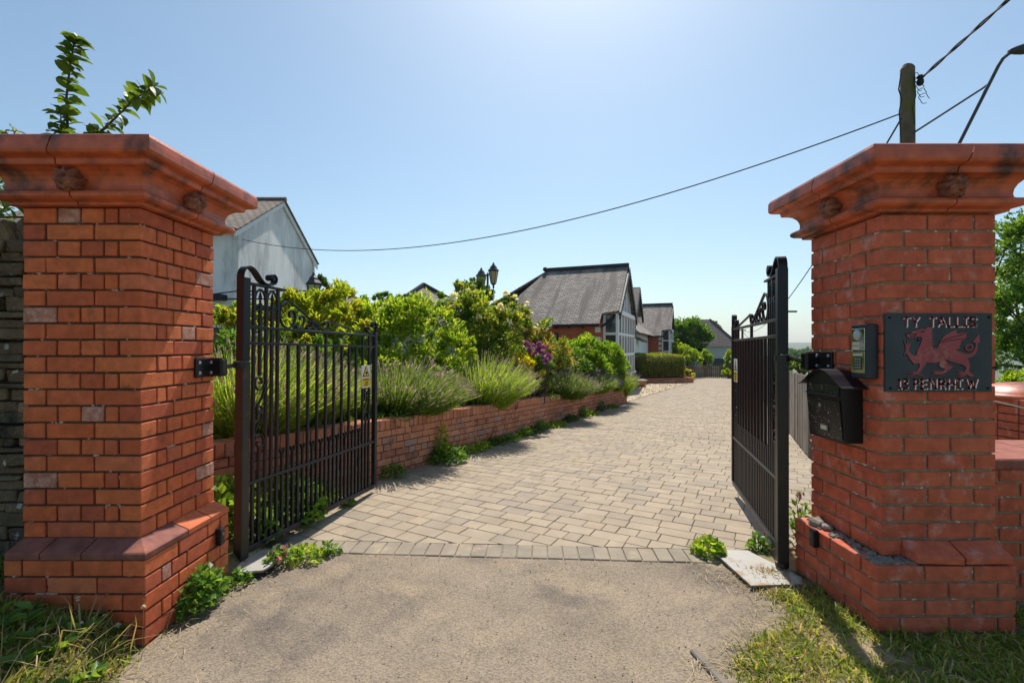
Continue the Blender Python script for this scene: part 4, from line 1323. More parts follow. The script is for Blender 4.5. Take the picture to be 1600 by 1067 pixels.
# ---------------------------------------------------------------- garden lanterns
def lantern(parent, c, s):
    r0 = empty('lantern', c); r0.parent = parent
    MB().lathe([(.115 * s, .20 * s), (.155 * s, .215 * s), (.15 * s, .235 * s), (.095 * s, .30 * s), (.085 * s, .335 * s), (.05 * s, .37 * s), (.03 * s, .40 * s), (.022 * s, .43 * s), (.005 * s, .45 * s)], 6).build('roof', M['lamp_metal'], r0)
    MB().lathe([(.070 * s, -.12 * s), (.125 * s, .198 * s)], 6).build('glass', M['lantern_glass'], r0)
    fr = MB()
    for k in range(6):
        a = 2 * math.pi * k / 6
        fr.tube([(.074 * s * math.cos(a), .074 * s * math.sin(a), -.12 * s), (.129 * s * math.cos(a), .129 * s * math.sin(a), .20 * s)], .008 * s, 4)
    fr.build('frame', M['lamp_metal'], r0)
    MB().lathe([(.012 * s, -.26 * s), (.03 * s, -.22 * s), (.02 * s, -.18 * s), (.06 * s, -.14 * s), (.075 * s, -.121 * s)], 8).build('base', M['lamp_metal'], r0)
P0 = at(762, 445, 13)
tl = empty('twin_lamp_post', (P0.x, 13, .5), label='black garden lamp post with two amber lanterns above the rose bush', cat='lamp post')
MB().lathe([(.07, 0), (.06, .4), (.03, .5), (.028, P0.z - .5 + .25), (.04, P0.z - .5 + .27), (.01, P0.z - .5 + .33)], 10).build('post', M['lamp_metal'], tl)
for px, py, sg in ((752, 442, -1), (771, 434, 1)):
    w = at(px, py + 2, 13) - Vector((P0.x, 13, .5))
    lantern(tl, w, 1.0)
    mb = MB(); mb.tube([(0, 0, P0.z - .55), (w.x * .5, 0, w.z - .40), (w.x, 0, w.z - .34), (w.x, 0, w.z - .24)], .014, 6); mb.build('arm', M['lamp_metal'], tl)
P0 = at(490, 462, 10)
tl = empty('lamp_post', (P0.x, 10, .6), label='single amber lantern on a post in front of the white house', cat='lamp post')
MB().lathe([(.06, 0), (.03, .3), (.028, P0.z - .6 - .22)], 10).build('post', M['lamp_metal'], tl)
lantern(tl, (0, 0, P0.z - .6), 1.1)

# ---------------------------------------------------------------- gazebo frame
gz = empty('gazebo_frame', (-5.15, 10.6, .75), label='bare black tubular gazebo frame in front of the white house', cat='gazebo')
hx, hy, ht = 1.55, 1.0, 1.62
for (x, y) in ((-hx, -hy), (hx, -hy), (hx, hy), (-hx, hy), (0, -hy), (0, hy)):
    mb = MB(); mb.tube([(x, y, 0), (x, y, ht)], .018, 6); mb.build('post', M['iron'], gz)
for a, b in (((-hx, -hy), (hx, -hy)), ((hx, -hy), (hx, hy)), ((hx, hy), (-hx, hy)), ((-hx, hy), (-hx, -hy))):
    for z in (ht, ht - .16):
        mb = MB(); mb.tube([(a[0], a[1], z), (b[0], b[1], z)], .014, 5); mb.build('eave_tube', M['iron'], gz)
for (x, y) in ((-hx, -hy), (hx, -hy), (hx, hy), (-hx, hy)):
    mb = MB(); mb.tube([(x, y, ht), (x * .45, y * .25, ht + .26), (x * .4, 0, ht + .28)], .014, 5); mb.build('rafter', M['iron'], gz)
mb = MB(); mb.tube([(-hx * .4, 0, ht + .28), (hx * .4, 0, ht + .28)], .014, 5); mb.build('ridge_tube', M['iron'], gz)

# ---------------------------------------------------------------- white gabled house on the left
wh = empty('white_house', (-11.4, 20.0, .6), label='white rendered house with a stained gable and brown tiled roof', cat='house')
D_, Wd, He, Hr = 7.6, 11.0, 5.75, 8.0
cpoly('wall', [[(0, 0, -1), (0, D_, -1), (0, D_, He), (0, D_ / 2, Hr), (0, 0, He)], [(-Wd, 0, -1), (0, 0, -1), (0, 0, He), (-Wd, 0, He)], [(0, D_, -1), (-Wd, D_, -1), (-Wd, D_, He), (0, D_, He)], [(-Wd, D_, -1), (-Wd, 0, -1), (-Wd, 0, He), (-Wd, D_ / 2, Hr), (-Wd, D_, He)]], M['render_white'], wh)
e = .35; k = (Hr - He) / (D_ / 2)
rf = cpoly('roof', [[(-Wd - .3, -e, He - k * e + .12), (.18, -e, He - k * e + .12), (.18, D_ / 2, Hr + .12), (-Wd - .3, D_ / 2, Hr + .12)], [(.18, D_ + e, He - k * e + .12), (-Wd - .3, D_ + e, He - k * e + .12), (-Wd - .3, D_ / 2, Hr + .12), (.18, D_ / 2, Hr + .12)]], M['tiles'], wh, .06)
mb = MB(); mb.tube([(-Wd - .3, D_ / 2, Hr + .14), (.2, D_ / 2, Hr + .14)], .11, 8); mb.build('ridge_tiles', M['roof_far'], rf)
for sg in (0, 1):
    y0, y1 = (-e, D_ / 2) if sg == 0 else (D_ + e, D_ / 2)
    mb = MB(); za, zb_ = He - k * e, Hr
    mb.add([(.02, y0, za - .2), (.02, y1, zb_ - .2), (.02, y1, zb_ + .05), (.02, y0, za + .05), (.10, y0, za - .2), (.10, y1, zb_ - .2), (.10, y1, zb_ + .05), (.10, y0, za + .05)], [(0, 1, 2, 3), (7, 6, 5, 4), (0, 4, 5, 1), (1, 5, 6, 2), (2, 6, 7, 3), (3, 7, 4, 0)])
    fix_normals(mb.build('bargeboard', M['white_wood'], wh))
mb = MB(); mb.tube([(-Wd, -e - .02, He - .12), (.1, -e - .02, He - .12)], .06, 6); mb.build('gutter', M['black_wood'], wh)
mb = MB(); mb.tube([(.07, D_ - .15, -1), (.07, D_ - .15, He - .1)], .05, 6); mb.build('downpipe', M['white_wood'], wh)
MB().box(-1.3, -.45, -.55, -.01, 2.75, 2.98).build('porch_canopy', M['black_wood'], wh)
MB().box(-8, -.02, -.9, -.72, -.6, 1.6).build('garden_wall', M['stone_dark'], wh)

# roofs that show above the shrubs
def hip_house(loc, rz, w, d, he, hr, label, ridge=.0, wall=None, roof=None, chim=False, group=None):
    r0 = empty('house', loc, (0, 0, rz), label, 'house', group)
    cpoly('wall', [[(-w, -d, -3), (w, -d, -3), (w, -d, he), (-w, -d, he)], [(w, -d, -3), (w, d, -3), (w, d, he), (w, -d, he)], [(w, d, -3), (-w, d, -3), (-w, d, he), (w, d, he)], [(-w, d, -3), (-w, -d, -3), (-w, -d, he), (-w, d, he)]], wall or M['render_grey'], r0)
    e = .35
    W2, D2 = w + e, d + e
    r_ = ridge
    ro = cpoly('roof', [[(-W2, -D2, he), (W2, -D2, he), (r_, 0, hr), (-r_, 0, hr)] if r_ else [(-W2, -D2, he), (W2, -D2, he), (0, 0, hr)], [(W2, -D2, he), (W2, D2, he), (r_, 0, hr)], [(W2, D2, he), (-W2, D2, he), (-r_, 0, hr), (r_, 0, hr)] if r_ else [(W2, D2, he), (-W2, D2, he), (0, 0, hr)], [(-W2, D2, he), (-W2, -D2, he), (-r_, 0, hr)]], roof or M['slates'], r0, 0)
    for (x, y) in ((-W2, -D2), (W2, -D2), (W2, D2), (-W2, D2)):
        mb = MB(); mb.tube([(x, y, he + .02), (math.copysign(r_, x), 0, hr + .02)], .11, 6); mb.build('hip_tile', M['ridge'] if not chim else M['roof_far'], ro)
    if chim:
        MB().cbox(r_ - .25, r_ + .2, -.25, .25, hr - .6, hr + .32, .02).build('chimney', M['bricks_far'], ro)
        MB().lathe([(.12, hr + .32), (.10, hr + .58)], 8, Matrix.Translation((r_, 0, 0))).build('chimney_pot', M['terracotta_dark'], ro)
    return r0
P0 = at(662, 445, 25)
hip_house((P0.x, 25, 0), R(20), 2.6, 2.6, 2.5, P0.z, 'garage with a slate pyramid roof peeping over the green shrubs')
P0 = at(515, 457, 36)
hip_house((P0.x - 1, 36, 0), R(-25), 5.0, 3.5, P0.z - 2.2, P0.z, 'far house with a brown tiled roof and chimney beside the white gable', 2.4, roof=M['roof_far'], chim=True)
fh = hip_house((27.6, 70, -2), R(-8), 4.0, 3.4, 3.55, 7.5, 'distant grey rendered house with porch behind the picket fence', 1.2, roof=M['roof_far'])
MB().box(.6, 3.4, -4.3, -3.35, -1, 1.0).build('porch', M['label_cream'], fh)
cpoly('porch_roof', [[(.3, -4.7, 1.0), (3.7, -4.7, 1.0), (3.0, -3.4, 1.9), (1.0, -3.4, 1.9)]], M['ridge'], fh, .1)
MB().box(1.3, 2.7, -4.34, -4.3, -.6, .8).build('porch_window', M['glass'], fh)

# ---------------------------------------------------------------- main house with gabled wings
MH = empty('gabled_house', (4.83, 20.0, -.30), (0, 0, math.atan2(-.37, .93)), 'gabled house with grey slate roofs, white bay windows and red brick', 'house')
AP, EV, HWG = 5.10, 2.56, 3.0
def slope_z(dy): return AP - (AP - EV) * dy / HWG
walls = []
def wing(y0, xo=0.0):
    kids = set(MH.children)
    front = -.10
    # roof slopes: upper part overhangs the gable, lower part stops behind the bay
    ym = 1.95
    zm = slope_z(ym)
    P1 = [(.02, y0, AP), (-3.5, y0, AP), (-5.2, y0 - HWG, EV), (-.60, y0 - HWG, EV), (-.60, y0 - ym - .55, slope_z(ym + .55)), (.02, y0 - ym - .45, slope_z(ym + .45))]
    P2 = [(-3.5, y0, AP), (.02, y0, AP), (.02, y0 + ym + .45, slope_z(ym + .45)), (-.60, y0 + ym + .55, slope_z(ym + .55)), (-.60, y0 + HWG, EV), (-5.2, y0 + HWG, EV)]
    r_ = cpoly('roof', [P1, P2], M['slates'], MH, .09)
    mb = MB(); mb.tube([(.04, y0, AP + .03), (-3.5, y0, AP + .03)], .10, 6); mb.build('ridge_tile', M['ridge'], r_)
    # gable bargeboards
    for sg in (-1, 1):
        yb = y0 + sg * (ym + .5)
        mb = MB(); zb_ = slope_z(ym + .5)
        V = [(x, yy, zz) for x in (.03, .09) for (yy, zz) in ((y0, AP - .38), (yb, zb_ - .30), (yb, zb_ - .02), (y0, AP - .05))]
        mb.add(V, [(0, 1, 2, 3), (7, 6, 5, 4), (0, 4, 5, 1), (1, 5, 6, 2), (2, 6, 7, 3), (3, 7, 4, 0)])
        fix_normals(mb.build('bargeboard', M['black_wood'], MH))
    # gable panel, white with dark studs
    zc = slope_z(ym) - .12
    cpoly('gable_panel', [[(front, y0 - ym, zc - .25), (front, y0 + ym, zc - .25), (front, y0 + ym, zc), (front, y0, AP - .12), (front, y0 - ym, zc)], [(front - .6, y0 - ym, zc - .25), (front, y0 - ym, zc - .25), (front, y0 - ym, zc), (front - .6, y0 - ym, zc)]], M['white_wood'], MH)
    for i in range(-4, 5):
        yy = y0 + i * .42
        top = slope_z(abs(i * .42)) - .16
        MB().box(front, front + .012, yy - .04, yy + .04, zc - .2, top).build('timber_stud', M['black_wood'], MH)
    MB().box(front, front + .06, y0 - ym, y0 + ym, zc - .32, zc - .2).build('timber_beam', M['white_wood'], MH)
    # brick walls
    cpoly('wall', [[(-5.2, y0 - 2.75, -.6), (-.60, y0 - 2.75, -.6), (-.60, y0 - 2.75, EV), (-5.2, y0 - 2.75, EV)], [(-.60, y0 - 2.75, -.6), (-.60, y0 + 2.75, -.6), (-.60, y0 + 2.75, EV + .6), (-.60, y0 - 2.75, EV + .1)]], M['bricks_far'], MH)
    mb = MB(); mb.tube([(-5.3, y0 - HWG - .03, EV - .04), (-.60, y0 - HWG - .03, EV - .04)], .06, 6); mb.build('gutter', M['black_wood'], MH)
    for i in range(8):
        MB().box(-4.9 + i * .52, -4.84 + i * .52, y0 - HWG + .02, y0 - 2.76, EV - .14, EV - .05).build('rafter_end', M['black_wood'], MH)
    w = MB().box(-2.55, -2.2, y0 - 2.80, y0 - 2.74, 1.75, 2.25).build('window', M['black_wood'], MH)
    MB().box(-2.5, -2.25, y0 - 2.82, y0 - 2.80, 1.8, 2.2).build('pane', M['glass'], w)
    # stone quoins beside the bay
    for i in range(7):
        MB().box(-.80, -.60, y0 - 2.765, y0 - 2.75, .1 + i * .36, .30 + i * .36).build('quoin', M['label_cream'], MH)
    # curved bracket under the overhang
    mb = MB(); mb.tube([(-.58, y0 - 2.72, 2.45), (-.4, y0 - 2.55, 2.62), (-.15, y0 - 2.2, 2.95)], .045, 5); mb.build('bracket', M['black_wood'], MH)
    # bay window: sill, mullions, transoms, panes
    bx, by, z0, z1 = -.02, 2.25, .62, 2.96
    bay = empty('bay_window', (0, 0, 0)); bay.parent = MH
    MB().box(-.60, bx - .02, y0 - by + .02, y0 + by - .02, -.6, z0 - .06).build('apron', M['bricks_far'], bay)
    MB().box(-.60, bx + .06, y0 - by - .06, y0 + by + .06, z0 - .06, z0 + .02).build('sill', M['white_wood'], bay)
    MB().box(-.60, bx + .05, y0 - by - .05, y0 + by + .05, z1, z1 + .16).build('head', M['white_wood'], bay)
    zs = [z0 + .02, z0 + .80, z0 + 1.60, z1]
    ys = [y0 - by + (2 * by) * i / 6 for i in range(7)]
    for yy in ys:
        MB().box(bx - .10, bx, yy - .045, yy + .045, z0 + .02, z1).build('mullion', M['white_wood'], bay)
    MB().box(-.60, -.51, y0 - by - .0, y0 - by + .10, z0 + .02, z1).build('mullion', M['white_wood'], bay)
    for zz in zs[1:3]:
        MB().box(bx - .09, bx - .005, y0 - by + .05, y0 + by - .05, zz - .05, zz + .05).build('transom', M['white_wood'], bay)
        MB().box(-.51, bx - .09, y0 - by + .005, y0 - by + .09, zz - .05, zz + .05).build('transom', M['white_wood'], bay)
    for a in range(3):
        for i in range(6):
            MB().box(bx - .06, bx - .045, ys[i] + .046, ys[i + 1] - .046, zs[a] + .04, zs[a + 1] - .04).build('pane', M['glass'], bay)
        pn = MB().box(-.51, bx - .101, y0 - by + .045, y0 - by + .06, zs[a] + .04, zs[a + 1] - .04).build('pane', M['glass'], bay)
        lead = MB()
        for i in range(1, 4):
            xx = -.51 + (bx - .101 + .86) * i / 4
            lead.box(xx - .006, xx + .006, y0 - by + .040, y0 - by + .0445, zs[a] + .04, zs[a + 1] - .04)
        lead.build('glazing_bar', M['black_wood'], bay)
    MB().box(-.59, -.51, y0 - by + .1, y0 + by - .1, z0, z1).build('curtain', M['render_grey'], bay)
    for c_ in MH.children:
        if c_ not in kids: c_.location.x += xo
    return r_
wing(0)
wing(19.4, .65)
# main range between the wings
rf = cpoly('roof', [[(-.4, 2.2, EV), (-.4, 17.2, EV), (-3.6, 17.2, AP - .05), (-3.6, 2.2, AP - .05)], [(-3.6, -0.0, AP - .03), (-3.6, 19.4, AP - .03), (-7.6, 21, EV), (-7.6, -1.4, EV)]], M['slates'], MH, .08)
cpoly('wall', [[(-.9, 2.7, -.6), (-.9, 16.7, -.6), (-.9, 16.7, EV), (-.9, 2.7, EV)], [(-7.2, 21, -.6), (-7.2, -1.2, -.6), (-7.2, -1.2, EV), (-7.2, 21, EV)]], M['white_wood'], MH)
mb = MB(); mb.tube([(-3.6, -.1, AP + .06), (-3.6, 19.4, AP + .06)], .10, 6); mb.build('ridge_tile', M['ridge'], rf)
kids_before = set(MH.children)
# tall narrow entrance gable
y0 = 6.6
cpoly('wall', [[(-.9, y0 - 1.15, -.6), (.05, y0 - 1.15, -.6), (.05, y0 - 1.15, 3.75), (-.9, y0 - 1.15, 3.75)], [(.05, y0 - 1.15, -.6), (.05, y0 + 1.15, -.6), (.05, y0 + 1.15, 3.75), (.05, y0, 4.75), (.05, y0 - 1.15, 3.75)]], M['white_wood'], MH)
cpoly('roof', [[(.42, y0, 5.0), (-3.2, y0, 5.0), (-3.2, y0 - 1.5, 3.5), (.42, y0 - 1.5, 3.5)], [(-3.2, y0, 5.0), (.42, y0, 5.0), (.42, y0 + 1.5, 3.5), (-3.2, y0 + 1.5, 3.5)]], M['slates'], MH, .08)
for sg in (-1, 1):
    mb = MB()
    V = [(x, yy, zz) for x in (.34, .44) for (yy, zz) in ((y0, 4.62), (y0 + sg * 1.55, 3.12), (y0 + sg * 1.55, 3.42), (y0, 4.95))]
    mb.add(V, [(0, 1, 2, 3), (7, 6, 5, 4), (0, 4, 5, 1), (1, 5, 6, 2), (2, 6, 7, 3), (3, 7, 4, 0)])
    fix_normals(mb.build('bargeboard', M['black_wood'], MH))
for zz in (2.55, 3.05):
    w = MB().box(-.72, -.12, y0 - 1.17, y0 - 1.15, zz, zz + .42).build('pane', M['glass'], MH)
for i in range(4):
    MB().box(.05, .07, y0 - 1.0 + i * .52, y0 - .58 + i * .52, 2.2, 3.4).build('pane', M['glass'], MH)
ar = [(-.42, -.2)] + [(.42 * math.cos(t), 1.5 + .55 * math.sin(t)) for t in np.linspace(math.pi, 0, 12)] + [(.42, -.2)]
Mx = Matrix.Translation((-.50, y0 - 1.152, .2)) @ Matrix(((1, 0, 0, 0), (0, 0, -1, 0), (0, 1, 0, 0), (0, 0, 0, 1)))
MB().prism([(x * .8, y) for x, y in ar][::-1], .02, Mx).build('arched_window', M['glass'], MH)
mb = MB(); mb.tube([Mx @ Vector((x * .84, y, .02)) for x, y in ar], .05, 5); mb.build('arch_frame', M['white_wood'], MH)
mb = MB(); mb.tube([(-.2, y0 - 2.7, -.5), (-.2, y0 - 2.7, 3.0)], .07, 6); mb.build('downpipe', M['black_wood'], MH)
MB().box(-.9, -.35, 2.75, y0 - 2.9, -.5, 2.9).build('side_panel', M['white_wood'], MH)
cpoly('porch_roof', [[(-.9, y0 + 2.4, 2.7), (.35, y0 + 2.4, 2.1), (.35, y0 + 4.6, 2.1), (-.9, y0 + 4.6, 2.7)]], M['slates'], MH, .1)

for c_ in MH.children:
    if c_ not in kids_before: c_.location.x -= .7

# ---------------------------------------------------------------- vegetation
M['leaf_bright'] = leafmat('leaf_bright', [(0, (0.098, 0.204, 0.025)), (.4, (0.177, 0.309, 0.032)), (.75, (0.301, 0.407, 0.039)), (1, (0.425, 0.460, 0.053))])
M['leaf_yellow'] = leafmat('leaf_yellow', [(0, (0.106, 0.189, 0.024)), (.4, (0.224, 0.307, 0.029)), (.75, (0.354, 0.401, 0.041)), (.94, (0.448, 0.425, 0.059)), (1, (0.425, 0.260, 0.083))])
M['leaf_gold'] = leafmat('leaf_gold', [(0, (0.299, 0.326, 0.020)), (.5, (0.516, 0.489, 0.027)), (1, (0.651, 0.543, 0.040))])
M['leaf_dark'] = leafmat('leaf_dark', [(0, (0.029, 0.074, 0.017)), (.5, (0.058, 0.124, 0.024)), (.85, (0.099, 0.182, 0.033)), (1, (0.165, 0.248, 0.050))], trans=.3)
M['leaf_mid'] = leafmat('leaf_mid', [(0, (0.054, 0.129, 0.022)), (.5, (0.110, 0.219, 0.029)), (1, (0.219, 0.348, 0.054))], trans=.4)
M['leaf_rose'] = leafmat('leaf_rose', [(0, (0.053, 0.116, 0.025)), (.5, (0.132, 0.222, 0.035)), (.85, (0.266, 0.319, 0.045)), (1, (0.425, 0.336, 0.071))])
M['leaf_red'] = leafmat('leaf_red', [(0, (0.080, 0.136, 0.024)), (.45, (0.223, 0.240, 0.040)), (.75, (0.414, 0.240, 0.080)), (1, (0.542, 0.223, 0.112))])
M['leaf_apple'] = leafmat('leaf_apple', [(0, (0.054, 0.102, 0.014)), (.5, (0.090, 0.150, 0.019)), (1, (0.144, 0.216, 0.026))], trans=.38)
M['lav_leaf'] = leafmat('lav_leaf', [(0, (0.130, 0.236, 0.035)), (.5, (0.236, 0.366, 0.053)), (1, (0.401, 0.496, 0.094))], trans=.45)
M['lav_dark'] = leafmat('lav_dark', [(0, (0.065, 0.130, 0.024)), (.5, (0.118, 0.212, 0.035)), (1, (0.260, 0.354, 0.071))], trans=.4)
M['lav_flower'] = leafmat('lav_flower', [(0, (0.236, 0.224, 0.189)), (.5, (0.330, 0.295, 0.319)), (.8, (0.378, 0.319, 0.448)), (1, (0.307, 0.212, 0.496))], trans=.35)
M['lav_purple'] = leafmat('lav_purple', [(0, (0.140, 0.080, 0.300)), (.5, (0.220, 0.140, 0.400)), (1, (0.300, 0.220, 0.450))], trans=.2)
M['petal_purple'] = leafmat('petal_purple', [(0, (.26, .05, .34)), (.5, (.38, .09, .46)), (1, (.50, .20, .55))], trans=.3)
M['petal_white'] = leafmat('petal_white', [(0, (.70, .66, .55)), (1, (.80, .78, .72))], trans=.3)
M['petal_pink'] = leafmat('petal_pink', [(0, (.55, .16, .26)), (1, (.65, .35, .42))], trans=.3)
M['petal_yellow'] = leafmat('petal_yellow', [(0, (.70, .50, .02)), (1, (.75, .60, .05))], trans=.3)
M['grass'] = leafmat('grass', [(0, (0.106, 0.177, 0.026)), (.4, (0.189, 0.260, 0.038)), (.7, (0.307, 0.330, 0.059)), (1, (0.566, 0.472, 0.212))], trans=.4)
M['grass_dry'] = leafmat('grass_dry', [(0, (0.300, 0.220, 0.110)), (.5, (0.420, 0.330, 0.180)), (1, (0.200, 0.190, 0.060))], trans=.3)
M['hedge'] = leafmat('hedge', [(0, (0.083, 0.153, 0.024)), (.4, (0.177, 0.260, 0.035)), (.8, (0.330, 0.378, 0.053)), (1, (0.354, 0.236, 0.083))], trans=.4)
M['straw'] = surf('straw', [(0, (.36, .28, .15)), (1, (.50, .42, .26))], namt=.2, bamt=0)

def unit(a): return a / np.maximum(np.linalg.norm(a, axis=1, keepdims=True), 1e-9)

def leaf_arrays(C, AX, S, rng, wr=.45, fold=.25, droop=.15, UP=None):
    """folded diamond leaves: C base points, AX axis directions, S lengths"""
    N = len(C)
    AX = unit(AX)
    ref = rng.normal(size=(N, 3)) * .6 + (np.array([0, 0, 1.0]) if UP is None else UP)
    nrm = unit(ref - AX * (ref * AX).sum(1, keepdims=True))
    sd_ = np.cross(AX, nrm)
    s = S[:, None]
    V = np.empty((N, 4, 3))
    V[:, 0] = C
    V[:, 1] = C + AX * s * .45 + sd_ * s * wr * .5 + nrm * s * fold * .4
    V[:, 2] = C + AX * s - nrm * s * droop
    V[:, 3] = C + AX * s * .45 - sd_ * s * wr * .5 + nrm * s * fold * .4
    b = np.arange(N)[:, None] * 4
    Fs = np.concatenate([b + np.array([[0, 1, 2]]), b + np.array([[0, 2, 3]])], 0)
    t = np.repeat(rng.random(N) , 4)
    return V.reshape(-1, 3), Fs, t

def merge(parts):
    Vs, Fs, Ts, n = [], [], [], 0
    for V, F_, t in parts:
        Vs.append(V); Fs.append(F_ + n); Ts.append(t); n += len(V)
    return np.concatenate(Vs), np.concatenate(Fs), np.concatenate(Ts)

def blob_leaves(blobs, n, size, rng, wr=.45, clump=.22, nclump=40, shell=.72, upb=.35, tintspread=1.0):
    """leaves in clumps spread through ellipsoids; returns arrays and clump centres"""
    vol = np.array([b[3] * b[4] * b[5] for b in blobs]) ** (2 / 3)
    parts, cents = [], []
    for b, w in zip(blobs, vol / vol.sum()):
        c = np.array(b[:3]); r = np.array(b[3:6])
        k = max(4, int(nclump * w)); m = max(20, int(n * w))
        d = unit(rng.normal(size=(k, 3)))
        d[:, 2] = np.where(d[:, 2] < -.55, -d[:, 2], d[:, 2])
        rad = shell + (1.05 - shell) * rng.random((k, 1)) ** .6
        rad[rng.random(k) < .22] *= .65
        cc = c + d * r * rad
        cents.append(cc)
        which = rng.integers(0, k, m)
        off = unit(rng.normal(size=(m, 3))) * (rng.random((m, 1)) ** .45) * clump * r.mean() * (.55 + .9 * rng.random((k, 1))[which])
        P = cc[which] + off
        out = unit(d[which] + .8 * unit(off) + np.array([0, 0, upb]) + .45 * rng.normal(size=(m, 3)))
        S = size * (.6 + .7 * rng.random(m))
        V, Fs, t = leaf_arrays(P - out * S[:, None] * .5, out, S, rng, wr, UP=.5 * out + np.array([0, 0, .8]))
        ct = rng.random(k)
        t = np.repeat(np.clip(.55 * rng.random(m) + .45 * ct[which], 0, .999), 4)
        parts.append((V, Fs, t))
    return merge(parts), np.concatenate(cents)

def stems_mesh(base, cents, rng, r=.02, n=14, spread=.08):
    mb = MB()
    idx = rng.permutation(len(cents))[:n]
    for i in idx:
        c = cents[i]
        b = np.array(base) + rng.normal(size=3) * np.array([spread, spread, 0])
        m = b + (c - b) * .5 + rng.normal(size=3) * .12 * np.linalg.norm(c - b) * np.array([1, 1, .3])
        mb.tube([tuple(b), tuple(m), tuple(c)], [r, r * .7, r * .25], 5)
    return mb

def shrub(name, label, base, blobs, n, size, mt, seed, cat='shrub', wr=.45, clump=.24, nclump=45, stems=14, stem_r=.014, flowers=None, group=None, shell=.72, trunk=None):
    rng = np.random.default_rng(seed)
    b0 = Vector(base)
    root = empty(name, base, label=label, cat=cat, group=group)
    lb = [(x - b0.x, y - b0.y, z - b0.z, rx, ry, rz) for (x, y, z, rx, ry, rz) in blobs]
    (V, Fs, t), cents = blob_leaves(lb, n, size, rng, wr, clump, nclump, shell)
    link('crown' if trunk else 'foliage', np_mesh('foliage', V, Fs, t), mt, root)
    if trunk:
        mb = stems_mesh((0, 0, trunk * .7), cents, rng, stem_r * .5, stems, .02)
        mb.tube([(0, 0, -.3), (.02, 0, trunk * .5), (0, .02, trunk)], [stem_r * 1.3, stem_r, stem_r * .7], 8)
        mb.build('trunk', M['bark'], root)
    else:
        stems_mesh((0, 0, 0), cents, rng, stem_r, stems).build('stems', M['bark'], root)
    if flowers:
        for (fm, count, fs, petals, where) in flowers:
            idx = rng.permutation(len(cents))
            k = 0
            for i in idx:
                c = cents[i]
                if where and not where(c + np.array(base)): continue
                d = unit((c[None] - np.array([0, 0, .1])))[0]
                p = c + d * .12 * rng.random() + np.array([0, -.06, .04])
                flower(root, p, fs * (.75 + .5 * rng.random()), petals, fm, rng)
                k += 1
                if k >= count: break
    return root

def flower(root, p, s, petals, fm, rng):
    d = unit(rng.normal(size=(petals, 3)) * .7 + np.array([0, -.5, .5]))
    V, Fs, t = leaf_arrays(np.repeat(np.array(p)[None], petals, 0) + d * s * .12, d, np.full(petals, s), rng, .9, .35, .0)
    link('flower', np_mesh('flower', V, Fs, t), fm, root)

def lavender(label, base, r, h, n, lean, seed, fm='lav_flower', group='lavender bushes on the retaining wall', spread=.75, lm='lav_leaf'):
    rng = np.random.default_rng(seed)
    root = empty('lavender_bush', base, label=label, cat='lavender', group=group)
    # spikes
    a = rng.random(n) * 2 * np.pi
    q = np.sqrt(rng.random(n))
    b = np.stack([q * np.cos(a) * r * .45, q * np.sin(a) * r * .45, np.zeros(n)], 1)
    out = np.stack([np.cos(a) * q, np.sin(a) * q, np.zeros(n)], 1)
    L = h * (.62 + .42 * rng.random(n)) * (1.0 - .15 * q)
    dirv = unit(np.array([0, 0, 1.0]) + out * spread * r / h * 1.5 + np.array(lean) + rng.normal(size=(n, 3)) * .10)
    sag = np.array([0, 0, -1.0]) * (q * .10 * L)[:, None]
    tip = b + dirv * L[:, None] + sag
    mid = b + dirv * (L * .55)[:, None]
    sw = .0035
    side = unit(np.cross(dirv, rng.normal(size=(n, 3))))
    V = np.stack([b - side * sw, b + side * sw, mid - side * sw, mid + side * sw, tip - side * sw * .7, tip + side * sw * .7], 1).reshape(-1, 3)
    k = np.arange(n)[:, None] * 6
    Fs = np.concatenate([k + np.array([[0, 1, 3]]), k + np.array([[0, 3, 2]]), k + np.array([[2, 3, 5]]), k + np.array([[2, 5, 4]])], 0)
    t = np.repeat(.35 + .65 * rng.random(n) * .99, 6)
    # narrow leaves along the stems, mostly low
    m = n * 10
    w = rng.integers(0, n, m)
    f = rng.random(m) ** 1.2 * .8
    P = b[w] + dirv[w] * (L[w] * f)[:, None]
    ax = unit(dirv[w] * .9 + rng.normal(size=(m, 3)) * .55)
    LV = leaf_arrays(P, ax, .05 + .05 * rng.random(m), rng, .13, .1, .05)
    VV, FF, TT = merge([(V, Fs, t), LV])
    link('stems', np_mesh('stems', VV, FF, TT), M[lm], root)
    # flower heads: crossed diamonds
    k2 = rng.random(n) < .8
    tp, dv = tip[k2], unit(dirv[k2] + np.array([0, 0, -.1]))
    m = len(tp)
    S = .045 + .04 * rng.random(m)
    A1 = leaf_arrays(tp - dv * .01, dv, S, rng, .20, 0, 0)
    A2 = leaf_arrays(tp - dv * .01, dv, S, rng, .20, 0, 0)
    A3 = leaf_arrays(tp - dv * .045, dv, S * .5, rng, .26, 0, 0)
    VV, FF, TT = merge([A1, A2, A3])
    link('flower_spikes', np_mesh('flower_spikes', VV, FF, TT), M[fm], root)
    return root

